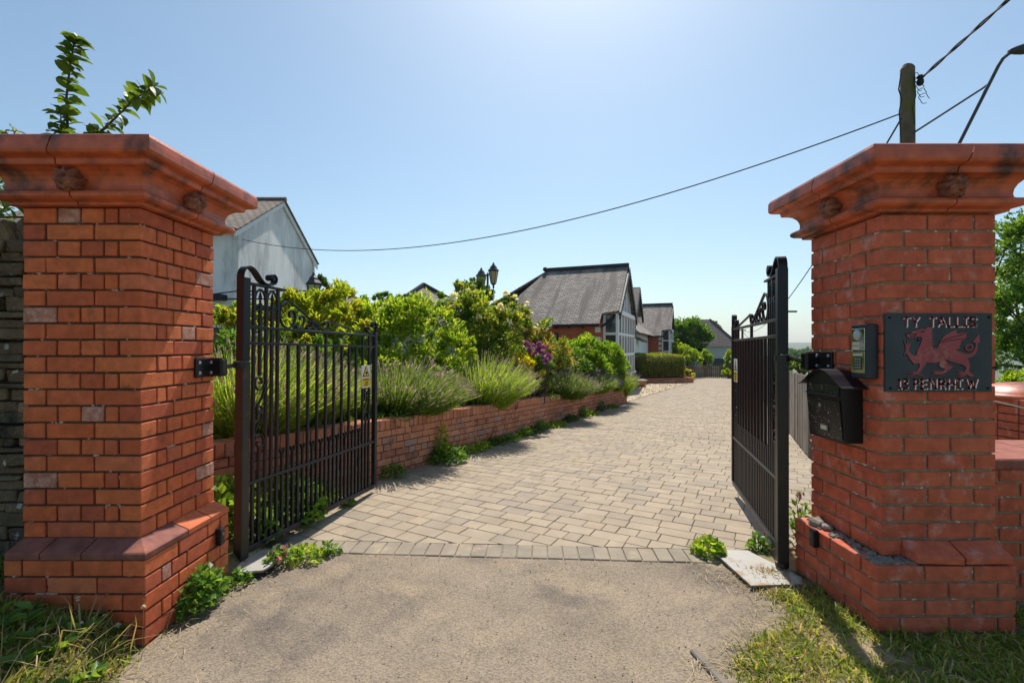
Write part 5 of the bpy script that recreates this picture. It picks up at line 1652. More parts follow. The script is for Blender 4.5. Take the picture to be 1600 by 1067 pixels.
def weed(label, base, r, h, n, size, seed, mt='leaf_mid', cat='weed', group=None, flowers=None, wr=.75, name='weed_clump', sx=1.0, ang=0):
    rng = np.random.default_rng(seed)
    root = empty(name, base, label=label, cat=cat, group=group)
    a = rng.random(n) * 2 * np.pi; q = np.sqrt(rng.random(n))
    P = np.stack([q * np.cos(a) * r * sx, q * np.sin(a) * r, h * (1 - q ** 2 * .75) * (.35 + .65 * rng.random(n))], 1)
    ca, sa = math.cos(ang), math.sin(ang)
    P = P @ np.array([[ca, sa, 0], [-sa, ca, 0], [0, 0, 1]])
    ax = unit(P * np.array([1, 1, .2]) / max(r, .01) + rng.normal(size=(n, 3)) * .6 + np.array([0, 0, .25]))
    S = size * (.55 + .7 * rng.random(n))
    V, Fs, t = leaf_arrays(P, ax, S, rng, wr, .2, .12)
    link('leaves', np_mesh('leaves', V, Fs, t), M[mt], root)
    mb = MB()
    for i in range(0, n, max(1, n // 22)):
        mb.tube([(P[i, 0] * .25, P[i, 1] * .25, -.02), (P[i, 0] * .7, P[i, 1] * .7, P[i, 2] * .7), tuple(P[i])], .0025, 4)
    mb.build('stems', M[mt], root)
    if flowers:
        fm, cnt, fs = flowers
        for i in range(cnt):
            p = P[rng.integers(0, n)] + np.array([0, -.01, .02])
            flower(root, p, fs, 7, M[fm], rng)
    return root

def gz_(x, y): return garden_z(x, y)
def bed(px, D, dz=0.0):
    """ground point of the garden bed at photo column px and depth D"""
    X = (px - CX) / F * D
    return (X, D, garden_z(X, D) + dz)
def eb(px, py, D, rx, rz, ry=None):
    """ellipsoid whose outline is centred at (px,py), half sizes in photo px"""
    c = at(px, py, D)
    return (c.x, c.y, c.z, rx / F * D, (ry if ry else rx) / F * D, rz / F * D)

# --- lavender along the wall
lavender('big lavender bush leaning behind the gate on the stone wall pillar', bed(395, 4.35), .62, .95, 1500, (.30, -.05, 0), 1)
lavender('tall lavender bush behind the middle bars of the open gate', bed(455, 4.95), .62, .92, 1400, (.32, -.08, 0), 2)
lavender('lavender bush behind the bars beside the warning sign', bed(525, 5.65), .50, .72, 900, (.30, -.1, 0), 3)
lavender('dark leaning lavender bush spilling onto the coping just past the gate', bed(632, 6.15), .80, .84, 2000, (.55, -.22, 0), 4, lm='lav_dark', spread=.6)
lavender('feathery light green lavender bush between two darker shrubs', bed(756, 7.6), .72, .92, 1900, (.30, -.10, 0), 5, spread=.85)
lavender('lavender bush beyond the round dwarf shrub', bed(882, 9.9), .70, .66, 1200, (.45, -.1, 0), 6, lm='lav_dark')
lavender('low lavender bush with violet spikes below the glossy shrub', bed(930, 11.6), .50, .58, 900, (.2, -.1, 0), 7, 'lav_purple', spread=1.0)
lavender('small grey green lavender bush near the end of the wall', bed(958, 12.9), .45, .62, 600, (.15, 0, 0), 8)
lavender('violet lavender bush spilling over the end of the wall', (3.05, 13.9, G(13.9) + .12), .50, .95, 900, (.15, 0, 0), 9, 'lav_purple')

# --- shrubs
shrub('shrub', 'yellow green long leaved shrub behind the iron gate', bed(470, 7.2), [eb(470, 500, 7.2, 48, 42), eb(520, 485, 7.6, 45, 40), eb(545, 520, 7.0, 35, 40), eb(425, 520, 7.0, 30, 30), eb(480, 535, 6.8, 60, 34)], 8200, .11, M['leaf_yellow'], 20, wr=.30, nclump=80, stem_r=.018)
shrub('shrub', 'golden leaved shrub beside the gate pillar below the gazebo', bed(352, 6.6), [eb(350, 502, 6.6, 22, 26), eb(372, 512, 6.9, 20, 20)], 1200, .09, M['leaf_yellow'], 21, wr=.35, nclump=24)
shrub('shrub', 'large bright green rounded shrub above the leaning lavender', bed(640, 7.6), [eb(600, 540, 7.5, 62, 62), eb(655, 530, 7.7, 68, 62), eb(705, 560, 7.6, 40, 52), eb(565, 560, 7.3, 38, 60), eb(625, 500, 7.8, 55, 32), eb(600, 590, 7.0, 60, 40), eb(690, 595, 7.3, 50, 36)], 24000, .062, M['leaf_bright'], 22, nclump=260, clump=.20)
shrub('shrub', 'mid green bush behind the bright rounded shrub', bed(715, 9.2), [eb(700, 500, 9.2, 42, 38), eb(735, 520, 9.4, 45, 50), eb(760, 570, 8.9, 50, 40)], 8000, .075, M['leaf_mid'], 23, nclump=70)
shrub('rose_bush', 'tall rose bush with white and cream blooms below the twin lantern', bed(750, 8.9), [eb(740, 510, 8.9, 48, 52), eb(775, 545, 8.6, 42, 48), eb(725, 465, 9.0, 26, 30), eb(795, 510, 8.8, 34, 26), eb(785, 472, 8.9, 16, 14)], 5200, .075, M['leaf_rose'], 24, cat='rose bush', wr=.6, nclump=110, clump=.26, shell=.55, stems=34, stem_r=.010,
      flowers=[(M['petal_white'], 12, .085, 16, None), (M['petal_yellow'], 7, .05, 10, None)])
shrub('shrub', 'dark leafy shrub in front of the lamp post', bed(745, 11), [eb(738, 465, 11, 26, 28), eb(762, 475, 11.2, 22, 24)], 2200, .08, M['leaf_dark'], 25, nclump=36)
shrub('rose_bush', 'sparse rose bush with white blooms in front of the slate roof', bed(812, 9.9), [eb(805, 500, 9.9, 30, 26), eb(830, 520, 9.9, 32, 28)], 1300, .075, M['leaf_rose'], 26, cat='rose bush', wr=.6, nclump=46, shell=.4, stems=20, stem_r=.008, flowers=[(M['petal_white'], 7, .09, 16, None)])
shrub('shrub', 'bronze tipped shrub behind the purple blooms', bed(850, 10.0), [eb(830, 550, 9.7, 40, 32), eb(872, 560, 10.2, 34, 28), eb(815, 575, 9.3, 36, 34)], 6200, .075, M['leaf_red'], 27, nclump=90)
shrub('flowering_shrub', 'purple blooming shrub between golden and bronze foliage', bed(842, 9.0), [eb(838, 566, 9.0, 24, 22), eb(852, 585, 9.0, 20, 22)], 1300, .07, M['leaf_mid'], 28, cat='flowering shrub', nclump=26)
fr_ = bpy.data.objects['flowering_shrub']
rngf = np.random.default_rng(77)
for (x, y) in ((822, 537), (833, 541), (843, 538), (828, 548), (840, 547), (850, 543), (836, 553), (846, 552), (848, 560), (856, 556), (853, 565), (860, 562), (843, 545), (826, 542)):
    p = at(x, y, 8.72) - fr_.location
    flower(fr_, np.array(p), .06, 24, M['petal_purple'], rngf)
shrub('shrub', 'golden yellow leaved shrub beside the purple blooms', bed(815, 8.6), [eb(812, 572, 8.6, 24, 20), eb(828, 580, 8.6, 20, 18), eb(805, 590, 8.5, 18, 16)], 3000, .06, M['leaf_gold'], 29, wr=.4, nclump=50)
shrub('dwarf_shrub', 'small round yellow green dwarf shrub sitting on the coping', bed(840, 9.0), [eb(842, 602, 9.0, 20, 15), eb(826, 597, 9.1, 15, 14)], 5200, .03, M['leaf_bright'], 30, nclump=70, clump=.2)
shrub('shrub', 'glossy green rounded shrub in front of the bay window', bed(930, 12.6), [eb(915, 552, 12.2, 32, 26), eb(945, 562, 12.6, 28, 28), eb(900, 568, 11.8, 26, 26), eb(960, 580, 12.9, 20, 20), eb(925, 578, 12.0, 34, 22)], 16000, .075, M['leaf_bright'], 31, nclump=200, wr=.5)
shrub('shrub', 'light green shrub at the end of the bed behind the violet lavender', bed(963, 13.4), [eb(965, 580, 13.2, 18, 18)], 1600, .07, M['leaf_bright'], 32, nclump=26)
shrub('shrub', 'dark background shrub behind the yellow green one', bed(560, 9.5), [eb(560, 505, 9.5, 40, 36), eb(500, 480, 10, 22, 18)], 3000, .09, M['leaf_mid'], 33, nclump=44)
shrub('shrub', 'tall wispy bush against the downpipe corner of the white house', (-7.9, 20.5, 1.0), [eb(503, 452, 20.5, 11, 22), eb(512, 462, 20.5, 10, 14)], 900, .22, M['leaf_dark'], 34, nclump=22, wr=.3)
shrub('shrub', 'far bush beside the pyramid roof', bed(605, 20), [eb(600, 470, 20, 16, 12), eb(628, 462, 20, 5, 7), eb(640, 470, 20, 10, 8)], 900, .16, M['leaf_mid'], 35, nclump=24)
for i, (px, D, sz, lab) in enumerate(((608, 5.55, .13, 'low broad leaved plant on the coping beside the gate stile'), (700, 6.6, .09, 'small grey green plant trailing onto the coping'), (858, 9.2, .10, 'little green plant beside the dwarf shrub'), (905, 10.8, .09, 'low yellowish plant under the violet lavender'))):
    weed(lab, bed(px, D, .05), .26 if i == 0 else .16, sz, 220 if i == 0 else 110, .055, 400 + i, 'leaf_mid' if i != 3 else 'leaf_bright', 'plant', name='bed_plant')
shrub('shrub', 'dark evergreen mass behind the gate lavender', bed(430, 6.3), [eb(400, 560, 6.2, 60, 40), eb(470, 570, 6.4, 60, 44), eb(530, 575, 6.9, 50, 46)], 7000, .07, M['leaf_mid'], 36, nclump=90)
shrub('shrub', 'yellow green bushes in front of the white house garden', bed(420, 9.0), [eb(380, 500, 9, 40, 24), eb(440, 500, 9, 40, 28), eb(500, 500, 9.2, 40, 34)], 5000, .09, M['leaf_bright'], 37, nclump=70)
shrub('shrub', 'deep green bush between the bronze shrub and the glossy shrub', bed(890, 11.2), [eb(885, 570, 11, 34, 28), eb(860, 560, 11, 30, 30)], 4500, .075, M['leaf_mid'], 38, nclump=60)
# green filling low in the bed
rngb = np.random.default_rng(5)
parts = []
N = 9000
tt = rngb.random(N) * 12.0; pp = .25 + 3.4 * rngb.random(N) ** 1.3
P = np.stack([WX0 + WD.x * tt - WN.x * pp, WY0 + WD.y * tt - WN.y * pp, np.zeros(N)], 1)
P[:, 2] = [garden_z(x, y) + .10 * rngb.random() for x, y in P[:, :2]]
ax = unit(rngb.normal(size=(N, 3)) + np.array([0, 0, .8]))
V, Fs, t = leaf_arrays(P, ax, .05 + .06 * rngb.random(N), rngb, .5)
tag(link('ground_cover', np_mesh('ground_cover', V, Fs, t), M['leaf_mid']), 'low green ground cover between the bed plants', 'ground cover', kind='stuff')

# --- weeds along the wall foot, pillars and kerb
def foot(t, o=.06):
    p = SP_W + WD * t + WN * o
    return (p.x, p.y, G(p.y))
wl = ['weeds at the wall foot beside the gate stile', 'tall yellow flowered weed against the wall', 'thick weed mound at the wall foot', 'low weeds at the wall foot past the tall weed']
weed('small weed tuft at the wall foot beside the open gate end', foot(2.55, .10), .14, .15, 130, .05, 50, group='weeds along the wall foot')
weed('tall yellow tipped weed growing up the brick wall', foot(3.45, .06), .10, .46, 160, .05, 51, 'leaf_bright', flowers=('petal_yellow', 5, .03), group='weeds along the wall foot')
weed('thick leafy weed mound below the yellow tipped weed', foot(3.45, .13), .24, .20, 420, .055, 52, group='weeds along the wall foot')
for i, (t_, r_, h_) in enumerate(((3.75, .26, .15), (4.25, .30, .11), (4.62, .14, .19), (5.05, .34, .10), (5.7, .20, .16), (5.95, .32, .09), (6.35, .16, .24), (6.95, .40, .08), (7.75, .30, .12), (8.6, .18, .24), (8.9, .36, .09), (9.75, .16, .26), (10.6, .30, .08))):
    weed('low weed clump in the row along the foot of the retaining wall', foot(t_, .09), r_, h_, int(700 * r_), .055, 60 + i, ('leaf_mid', 'leaf_bright', 'leaf_dark')[i % 3], group='weeds along the wall foot', sx=.45, ang=R(-28))
weed('leafy green weed at the base of the stone wall pillar', (-1.68, 2.60, .01), .17, .20, 620, .040, 80, 'leaf_mid', sx=.5)
weed('trailing green weed between stone wall pillar and cover plate', (-1.64, 2.86, .0), .08, .07, 120, .035, 81, 'leaf_mid')
weed('pink flowered weed in front of the open gate', (-1.50, 3.08, .02), .07, .10, 110, .035, 82, 'leaf_mid', flowers=('petal_pink', 5, .03))
weed('bright green weed at the end of the kerb blocks beside the gate', (-1.38, 3.18, .0), .11, .085, 200, .038, 83, 'leaf_bright', sx=1.2)
weed('small weed on the kerb blocks', (-1.24, 3.27, 0), .06, .07, 60, .04, 84, 'leaf_mid')
weed('green weed at the kerb end beside the pale cover plate', (1.34, 3.27, .0), .10, .11, 150, .045, 85, 'leaf_bright', wr=.9)
weed('small weed behind the pale cover plate', (1.70, 3.30, .0), .06, .12, 80, .045, 86, 'leaf_mid')
weed('ivy like weeds behind the hinge of the stone wall pillar gate', (-1.98, 3.35, .0), .30, .50, 900, .07, 87, 'leaf_mid', wr=.9)
weed('leafy weeds behind the lower bars of the open gate', (-1.85, 3.85, .0), .34, .42, 900, .07, 88, 'leaf_mid', wr=.9)
weed('low weeds under the middle of the open gate', (-1.78, 4.35, .0), .20, .20, 300, .06, 89, 'leaf_mid')
weed('small tuft growing from the paving under the gate rail', (-1.46, 4.25, .0), .05, .05, 40, .045, 90, 'leaf_mid')
weed('dark tall weed between the pillar and the board fence', (2.02, 3.35, .0), .10, .40, 120, .05, 91, 'leaf_mid', flowers=('petal_purple', 2, .025))

# --- verge grass
def grass(name, label, xr, yr, n, zf, keep, hmin, hmax, mt, seed, lay=.5, wid=.004):
    rng = np.random.default_rng(seed)
    X = xr[0] + (xr[1] - xr[0]) * rng.random(n); Y = yr[0] + (yr[1] - yr[0]) * rng.random(n)
    k = np.array([keep(x, y, rng.random()) for x, y in zip(X, Y)])
    X, Y = X[k], Y[k]; n = len(X)
    Z = np.array([zf(x, y) for x, y in zip(X, Y)])
    b = np.stack([X, Y, Z - .005], 1)
    h = hmin + (hmax - hmin) * rng.random(n) ** 1.6
    d = unit(np.stack([rng.normal(size=n) * lay, rng.normal(size=n) * lay, np.ones(n)], 1))
    bend = np.stack([rng.normal(size=n), rng.normal(size=n), np.zeros(n)], 1) * (h * .38)[:, None]
    sd_ = unit(np.cross(d, rng.normal(size=(n, 3)))) * (wid * (.6 + .8 * rng.random(n)))[:, None]
    m = b + d * (h * .55)[:, None] + bend * .3
    tp = b + d * h[:, None] + bend - np.array([0, 0, 1.0]) * (np.linalg.norm(bend, axis=1) * .5)[:, None]
    V = np.stack([b - sd_, b + sd_, m - sd_ * .8, m + sd_ * .8, tp], 1).reshape(-1, 3)
    q = np.arange(n)[:, None] * 5
    Fs = np.concatenate([q + np.array([[0, 1, 3]]), q + np.array([[0, 3, 2]]), q + np.array([[2, 3, 4]])], 0)
    t = np.repeat(rng.random(n), 5)
    return tag(link(name, np_mesh(name, V, Fs, t), M[mt]), label, 'grass', kind='stuff')
def in_left(x, y, r):
    d = interp(L_EDGE, y) + .03 * vnoise(y * 6, 1, 1, 4) - x
    inside_p = -2.48 < x < -1.715 and 2.245 < y < 3.0
    return d > .0 - .03 * r and not inside_p and y < 2.9 and .5 + .5 * vnoise(x * 3, y * 3, 1, 8) + .45 > r
def in_right(x, y, r):
    d = x - interp(R_EDGE, y)
    inside_p = 1.76 < x < 2.54 and 2.315 < y < 3.2
    return d > -.02 and not inside_p and y < 2.75 and (x < 2.6 or y < 2.55) and (.35 + .65 * vnoise(x * 3.2, y * 3.2, 1, 5) + .30 * sm((d - .15) / .5)) > r * .9
grass('verge_grass', 'shaded green grass on the verge below the stone wall pillar', (-4.2, -1.5), (.9, 2.75), 52000, lverge_z, in_left, .015, .075, 'grass', 1)
grass('long_grass', 'long dry grass stalks along the verge edge by the stone wall pillar', (-2.3, -1.52), (1.3, 2.75), 900, lverge_z, lambda x, y, r: in_left(x, y, r) and interp(L_EDGE, y) - x < .28, .12, .30, 'grass_dry', 2, .55, .0028)
grass('verge_grass', 'patchy green grass on the verge below the plaque pillar', (.6, 4.2), (.9, 2.75), 70000, rverge_z, in_right, .015, .085, 'grass', 3)
grass('dry_grass', 'straw coloured dry grass on the verge below the plaque pillar', (.6, 2.4), (1.2, 3.0), 24000, rverge_z, lambda x, y, r: -.05 < x - interp(R_EDGE, y) < .42 and not (1.76 < x < 2.54 and 2.315 < y < 3.2), .012, .065, 'grass_dry', 4, 1.3, .0026)
# broad leaved weeds in the shaded lawn
rngw = np.random.default_rng(9)
C_, A_, S_ = [], [], []
for i in range(150):
    x, y = -4 + 2.35 * rngw.random(), 1.2 + 1.3 * rngw.random()
    if not in_left(x, y, .3): continue
    for k in range(7):
        a = rngw.random() * 6.28
        C_.append((x, y, lverge_z(x, y) + .02)); A_.append((math.cos(a), math.sin(a), .35 + .5 * rngw.random())); S_.append(.04 + .05 * rngw.random())
V, Fs, t = leaf_arrays(np.array(C_), np.array(A_), np.array(S_), rngw, .5)
tag(link('lawn_weeds', np_mesh('lawn_weeds', V, Fs, t), M['leaf_mid']), 'broad leaved weeds scattered through the shaded verge', 'weeds', kind='stuff')
# clover heads
for i, (px, py, D) in enumerate(((160, 985, 2.2), (182, 977, 2.22), (222, 948, 2.24), (120, 935, 2.23), (125, 1010, 2.12))):
    p = at(px, py, D)
    zg = lverge_z(p.x, p.y)
    r0 = empty('clover_head', (p.x, p.y, zg), label='white clover head on a thin stalk in the shaded verge', cat='flower', group='clover heads in the verge')
    mb = MB(); mb.tube([(0, 0, 0), (.005, .003, max(.03, p.z - zg))], .0015, 4); mb.build('stalk', M['grass_dry'], r0)
    flower(r0, np.array([.005, .003, max(.03, p.z - zg)]), .012, 12, M['petal_white'], rngw)
# straw and grit on the asphalt edges
rg = random.Random(41)
mb = MB()
for i in range(420):
    if i % 3 == 0:
        y = rg.uniform(1.9, 3.1); x = interp(L_EDGE, y) + abs(rg.gauss(0, .10))
    else:
        y = rg.uniform(1.9, 3.1); x = interp(R_EDGE, y) - abs(rg.gauss(0, .10))
    a = rg.uniform(0, 6.28); L = rg.uniform(.02, .09)
    mb.tube([(x, y, .006), (x + L * math.cos(a), y + L * math.sin(a), .006 + rg.uniform(0, .012))], .0012, 3, rg.random(), False)
tag(mb.build('straw_litter', M['straw']), 'dry straw scattered along the asphalt edges', 'straw', kind='stuff')
mb = MB()
for i in range(420):
    x, y = rg.uniform(-1.6, 1.3), rg.uniform(1.9, 3.3)
    s_ = rg.uniform(.0015, .004)
    V, Fs = chamfer_box(s_ * 2, s_ * 1.6, s_ * 1.4, s_ * .4, s_ * .3, rg)
    mb.add(V, Fs, rg.random(), Matrix.Translation((x, y, .002)) @ Matrix.Rotation(rg.uniform(0, 6), 4, 'Z'))
tag(mb.build('loose_grit', M['gravel']), 'loose grit scattered on the asphalt', 'grit', kind='stuff')
mb = MB()
for i in range(600):
    t_ = rg.uniform(2.6, 11.5); o_ = abs(rg.gauss(0, .22)) + .03
    p = SP_W + WD * t_ + WN * o_
    a = rg.uniform(0, 6.28); L = rg.uniform(.012, .04)
    mb.add([(p.x, p.y, G(p.y) + .004), (p.x + L * math.cos(a), p.y + L * math.sin(a), G(p.y) + .008), (p.x + L * .6 * math.cos(a + .7), p.y + L * .6 * math.sin(a + .7), G(p.y) + .010)], [(0, 1, 2)], rg.random())
tag(mb.build('leaf_litter', M['leaf_red']), 'dry leaf litter along the foot of the retaining wall', 'leaf litter', kind='stuff')
# gravel stones
mb = MB()
for i in range(5200):
    x, y = rg.uniform(1.2, 9.5), rg.uniform(13.3, 25.5)
    if not grav_in(x, y): continue
    s_ = rg.uniform(.012, .028)
    V, Fs = [(s_, 0, 0), (-s_ * .6, s_ * .8, 0), (-s_ * .6, -s_ * .8, 0), (0, 0, s_)], [(0, 1, 3), (1, 2, 3), (2, 0, 3)]
    mb.add(V, Fs, rg.random(), Matrix.Translation((x, y, G(y) + .012)) @ Matrix.Rotation(rg.uniform(0, 6), 4, 'Z'))
tag(mb.build('gravel_stones', M['gravel']), 'buff gravel stones in front of the bay window', 'gravel', kind='stuff')
# verge edging board
ed = MB().cbox(-.018, .018, -.45, .45, -.03, .012, .006).build('edging_board', M['wood_grey'], None, (.93, 1.78, .0), (0, 0, R(12)))
tag(ed, 'short weathered edging board at the edge of the sunlit verge', 'edging')

# --- hedge and planter near the house
hd_c = [at(995, 592, 25.5), at(1066, 594, 24.6)]
hb = empty('hedge', (7.45, 25.2, G(25)), (0, 0, R(12)), 'clipped flat topped hedge in a low brick planter', 'hedge')
rngh = np.random.default_rng(12)
N = 15000
hx_, hy_, hz_ = 1.42, 1.0, .58
u = rngh.random((N, 3)) * 2 - 1
axis = rngh.choice(3, N, p=[.25, .45, .30]); sgn = np.where(rngh.random(N) < .5, -1, 1)
sgn = np.where(axis == 2, 1, sgn)
u[np.arange(N), axis] = sgn * (1 - .10 * rngh.random(N))
rr_ = np.maximum(np.abs(u[:, 0]), np.abs(u[:, 1]))
u[:, :2] *= (1 - .14 * (np.abs(u[:, 0:1] * u[:, 1:2])) ** 2)
u[:, 2] *= (1 - .10 * np.abs(u[:, 0]) ** 4 - .10 * np.abs(u[:, 1]) ** 4)
u[:, :2] *= (1 - .10 * np.clip(u[:, 2:3], 0, 1) ** 4)
P = u * np.array([hx_, hy_, hz_]) + np.array([0, 0, .30 + hz_]) + .035 * np.sin(u[:, [1, 2, 0]] * 7)
nn = np.zeros((N, 3)); nn[np.arange(N), axis] = sgn
V, Fs, t = leaf_arrays(P, unit(nn + rngh.normal(size=(N, 3)) * .7), .05 + .05 * rngh.random(N), rngh, .5)
link('foliage', np_mesh('foliage', V, Fs, t), M['hedge'], hb)
MB().cbox(-hx_ + .15, hx_ - .15, -hy_ + .15, hy_ - .15, .1, .30 + 2 * hz_ - .15, .1).build('inner_branches', M['bark'], hb)
pl = empty('brick_planter', (7.45, 25.2, G(25)), (0, 0, R(12)), 'curved low brick planter wall under the clipped hedge', 'planter')
pts = [(-1.75 , -1.15)] + [(1.25 + .5 * math.cos(a), -.65 + .5 * math.sin(a)) for a in np.linspace(-math.pi / 2, 0, 7)] + [(1.75, 1.0)]
for (x0, y0), (x1, y1) in zip(pts, pts[1:]):
    L = math.hypot(x1 - x0, y1 - y0); nb_ = max(1, int(L / .225))
    for k in range(nb_):
        for c_ in range(5):
            t_ = (k + .5) / nb_
            a = math.atan2(y1 - y0, x1 - x0)
            me = brick_mesh(round(L / nb_, 2) - .008, .10, .068)
            if len(me.materials) and me.materials[0] != M['brick_wall']:
                me = me.copy(); me.materials.clear()
            link('brick', me, M['brick_wall'], pl, (x0 + (x1 - x0) * t_, y0 + (y1 - y0) * t_, -.08 + c_ * .078), (0, 0, a))
bp = empty('brick_block', (at(1000, 594, 20.8).x, 20.8, G(20.8)), (0, 0, R(20)), 'small brick block wall end beside the gravel', 'wall')
for c_ in range(4):
    for k in range(2):
        brick(bp, -.24 + k * .24, -.02 + k * .24, -.12, .12, -.05 + c_ * .08, .02 + c_ * .08, M['brick_wall'])
MB().cbox(-.28, .26, -.16, .16, .272, .33, .008).build('coping', M['label_cream'], bp)

# --- far trees and shrubs
def tree(label, px, py, D, rx, rz, n, size, mt, seed, zbase, blobs=None, name='tree', trunk=2.0, group='trees beyond the house', nclump=70, cat='tree'):
    c = at(px, py, D)
    bl = blobs or [eb(px, py, D, rx, rz)]
    return shrub(name, label, (c.x, c.y, zbase), bl, n, size, M[mt], seed, cat, .55, .26, nclump, 16, .12, None, group, .7, trunk)
tree('tall dark green tree beside the far gabled wing', 1075, 535, 46, 0, 0, 9000, .26, 'leaf_mid', 101, -1.3, [eb(1076, 528, 46, 28, 28), eb(1096, 545, 46, 18, 32), eb(1060, 540, 46, 20, 30)], nclump=120)
tree('broad tree behind the distant grey house', 1118, 528, 85, 0, 0, 4500, .45, 'leaf_dark', 102, -4, [eb(1112, 522, 85, 14, 18), eb(1126, 535, 85, 10, 14)])
tree('bright green bush in front of the dark tree by the far wing', 1072, 560, 38, 0, 0, 5000, .15, 'leaf_bright', 103, -.9, [eb(1068, 558, 38, 18, 16), eb(1084, 562, 38, 15, 15), eb(1058, 545, 38, 10, 14)], 'shrub', .6, None, 80, 'shrub')
tree('narrow lime green conifer above the picket fence', 1103, 566, 40, 0, 0, 2600, .13, 'leaf_bright', 104, -.9, [eb(1103, 564, 40, 9, 17)], 'conifer', .5, None, 40, 'conifer')
tree('yellow flowering low plants beside the picket fence', 1075, 586, 29, 0, 0, 1300, .09, 'leaf_gold', 105, G(29), [eb(1074, 583, 29, 6, 6), eb(1082, 588, 29, 8, 4)], 'bed_plant', .1, None, 20, 'plant')
tree('pale green bush at the corner of the picket fence', 1140, 572, 32, 0, 0, 2600, .12, 'leaf_bright', 106, G(32), [eb(1140, 565, 32.5, 8, 18), eb(1136, 584, 31.5, 10, 7)], 'shrub', .4, None, 40, 'shrub')
tree('green hedge row seen through the right gate bars', 1175, 570, 40, 0, 0, 6000, .16, 'leaf_bright', 107, -1.5, [eb(1160, 566, 38, 14, 14), eb(1182, 568, 38, 16, 14), eb(1205, 570, 36, 16, 13)], 'shrub', .6, None, 80, 'shrub')
tree('green bush topping the board fence', 1248, 566, 21, 0, 0, 3600, .12, 'leaf_bright', 108, -.6, [eb(1240, 574, 21, 14, 13), eb(1262, 572, 20, 16, 14)], 'shrub', .4, None, 50, 'shrub')
tree('large dark tree beyond the domed brick pier', 1610, 450, 14, 0, 0, 26000, .11, 'leaf_mid', 109, -.6, [eb(1610, 400, 14, 52, 62), eb(1640, 470, 14.4, 70, 80), eb(1590, 500, 13.6, 36, 66), eb(1600, 555, 13.6, 60, 40)], nclump=260)
tree('light green hedge behind the domed brick pier', 1590, 600, 9, 0, 0, 4200, .07, 'leaf_bright', 110, -.3, [eb(1575, 612, 9, 26, 30), eb(1620, 610, 9.2, 34, 32)], 'shrub', .3, None, 60, 'shrub')
for i, (px, py, D) in enumerate(((1240, 552, 300), (1255, 556, 260), (1262, 550, 340), (1246, 558, 220), (1234, 556, 240))):
    c = at(px, py + 4, D)
    shrub('tree', 'small far tree in the valley past the board fence', (c.x, D, c.z - 4), [(c.x, D, c.z, 5, 5, 4)], 500, 1.4, M['leaf_dark'], 150 + i, 'tree', .6, .4, 20, 4, .3, None, 'far valley trees', .6, 3)

# --- apple tree behind the left pillar: each leaf its own part
ap = empty('apple_tree', (-3.25, 3.35, .55), label='leafy apple shoots rising behind the pillar cap by the stone wall', cat='tree')
o0 = Vector(ap.location)
mb = MB(); mb.tube([(0, 0, -.2), (.05, 0, .8), (.1, -.02, 1.5), (.15, -.05, 1.9)], [.06, .05, .04, .03], 8)
mb.build('trunk', M['bark'], ap)
def apple_leaf():
    V = [(0, 0, 0), (.16, .17, .06), (.42, .29, .10), (.70, .25, .05), (.90, .11, -.06), (1.0, 0, -.14), (.90, -.11, -.06), (.70, -.25, .05), (.42, -.29, .10), (.16, -.17, .06), (.42, 0, .02), (.72, 0, -.04)]
    Fs = [(0, 10, 2, 1), (2, 10, 11, 3), (3, 11, 5, 4), (0, 9, 8, 10), (8, 7, 11, 10), (7, 6, 5, 11)]
    return MB().add(V, Fs).mesh('leaf')
al = apple_leaf()
ra = random.Random(6)
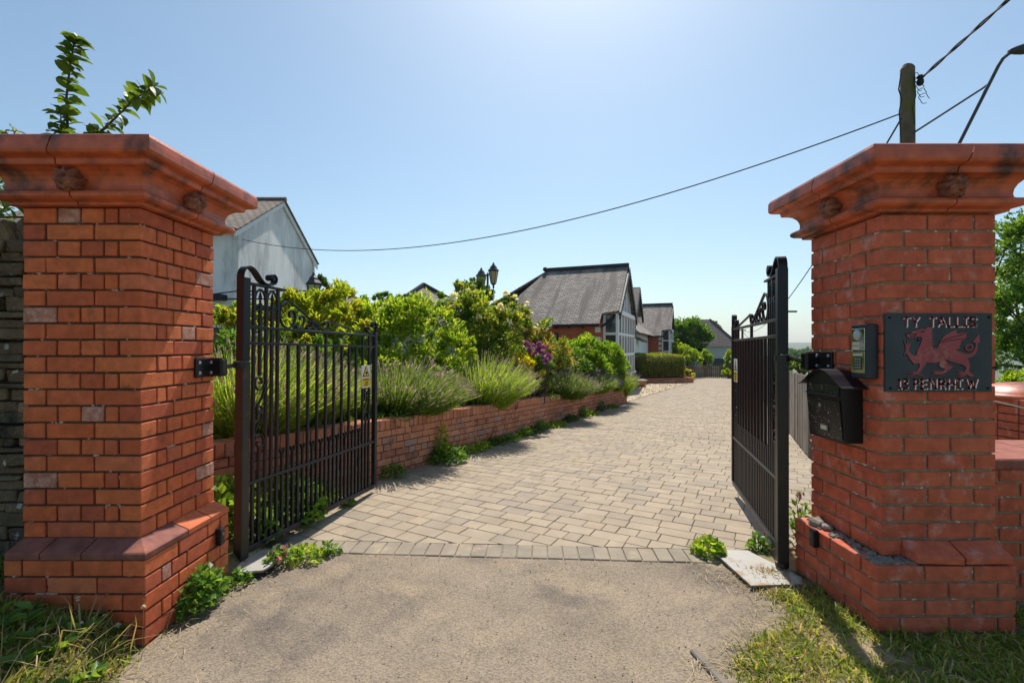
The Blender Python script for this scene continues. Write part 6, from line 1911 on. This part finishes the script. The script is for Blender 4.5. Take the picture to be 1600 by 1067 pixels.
def shoot(pts, n, rb=.010):
    P_ = [at(*p) - o0 for p in pts]
    mb = MB(); mb.tube([Vector((.15, -.05, 1.75))] + P_, [rb * 1.6] + [rb * (1 - .8 * i / len(P_)) for i in range(len(P_))], 6)
    mb.build('branch', M['bark'], ap)
    for i in range(n):
        t_ = (i + ra.random() * .6) / n * (len(P_) - 1)
        k = min(int(t_), len(P_) - 2)
        p = P_[k].lerp(P_[k + 1], t_ - k)
        d = (P_[k + 1] - P_[k]).normalized()
        a = i * 2.4 + ra.uniform(-.4, .4)
        s1 = d.orthogonal().normalized(); s2 = d.cross(s1)
        v = (s1 * math.cos(a) + s2 * math.sin(a)) * .95 + d * ra.uniform(.0, .5) + Vector((0, 0, ra.uniform(-.35, .25)))
        v.normalize()
        up = Vector((ra.uniform(-.4, .4), ra.uniform(-.4, .4), 1))
        y_ = up.cross(v).normalized(); z_ = v.cross(y_)
        s_ = ra.uniform(.055, .12)
        o = link('leaf', al, M['leaf_apple'], ap)
        mt_ = Matrix((v, y_, z_)).transposed().to_4x4()
        o.matrix_local = Matrix.Translation(p) @ mt_ @ Matrix.Diagonal((s_, s_ * ra.uniform(.85, 1.2), s_ * ra.uniform(.5, 1.8), 1))
shoot([(104, 240, 3.3), (106, 212, 3.3), (104, 150, 3.32), (110, 100, 3.34), (115, 72, 3.36), (120, 60, 3.36)], 104)
shoot([(98, 230, 3.3), (96, 200, 3.28), (94, 168, 3.26)], 22, .006)
shoot([(140, 230, 3.25), (155, 208, 3.22), (180, 185, 3.2), (205, 160, 3.18), (225, 145, 3.16), (243, 134, 3.15)], 74, .009)
shoot([(118, 232, 3.2), (135, 210, 3.18), (150, 207, 3.16)], 14, .005)
shoot([(10, 240, 3.2), (18, 215, 3.2), (26, 203, 3.2)], 9, .005)
shoot([(-20, 300, 3.3), (2, 285, 3.3), (20, 268, 3.3)], 16, .006)
shoot([(-10, 340, 3.2), (10, 322, 3.2), (26, 310, 3.2)], 24, .006)
shoot([(-10, 315, 3.4), (8, 300, 3.4), (22, 292, 3.4)], 14, .006)

# ---------------------------------------------------------------- air
hz = MB().box(-4300, 5600, -90, 3900, -60, 140).build('haze', None)
m, nt, out = nodes_of('haze_air')
pv = nt.nodes.new('ShaderNodeVolumePrincipled')
pv.inputs['Color'].default_value = (.80, .88, 1.0, 1)
pv.inputs['Density'].default_value = .00018
pv.inputs['Anisotropy'].default_value = .2
nt.links.new(pv.outputs[0], out.inputs['Volume'])
hz.data.materials.append(m)
hz['kind'] = 'stuff'
hz['label'] = 'thin summer haze over the valley'
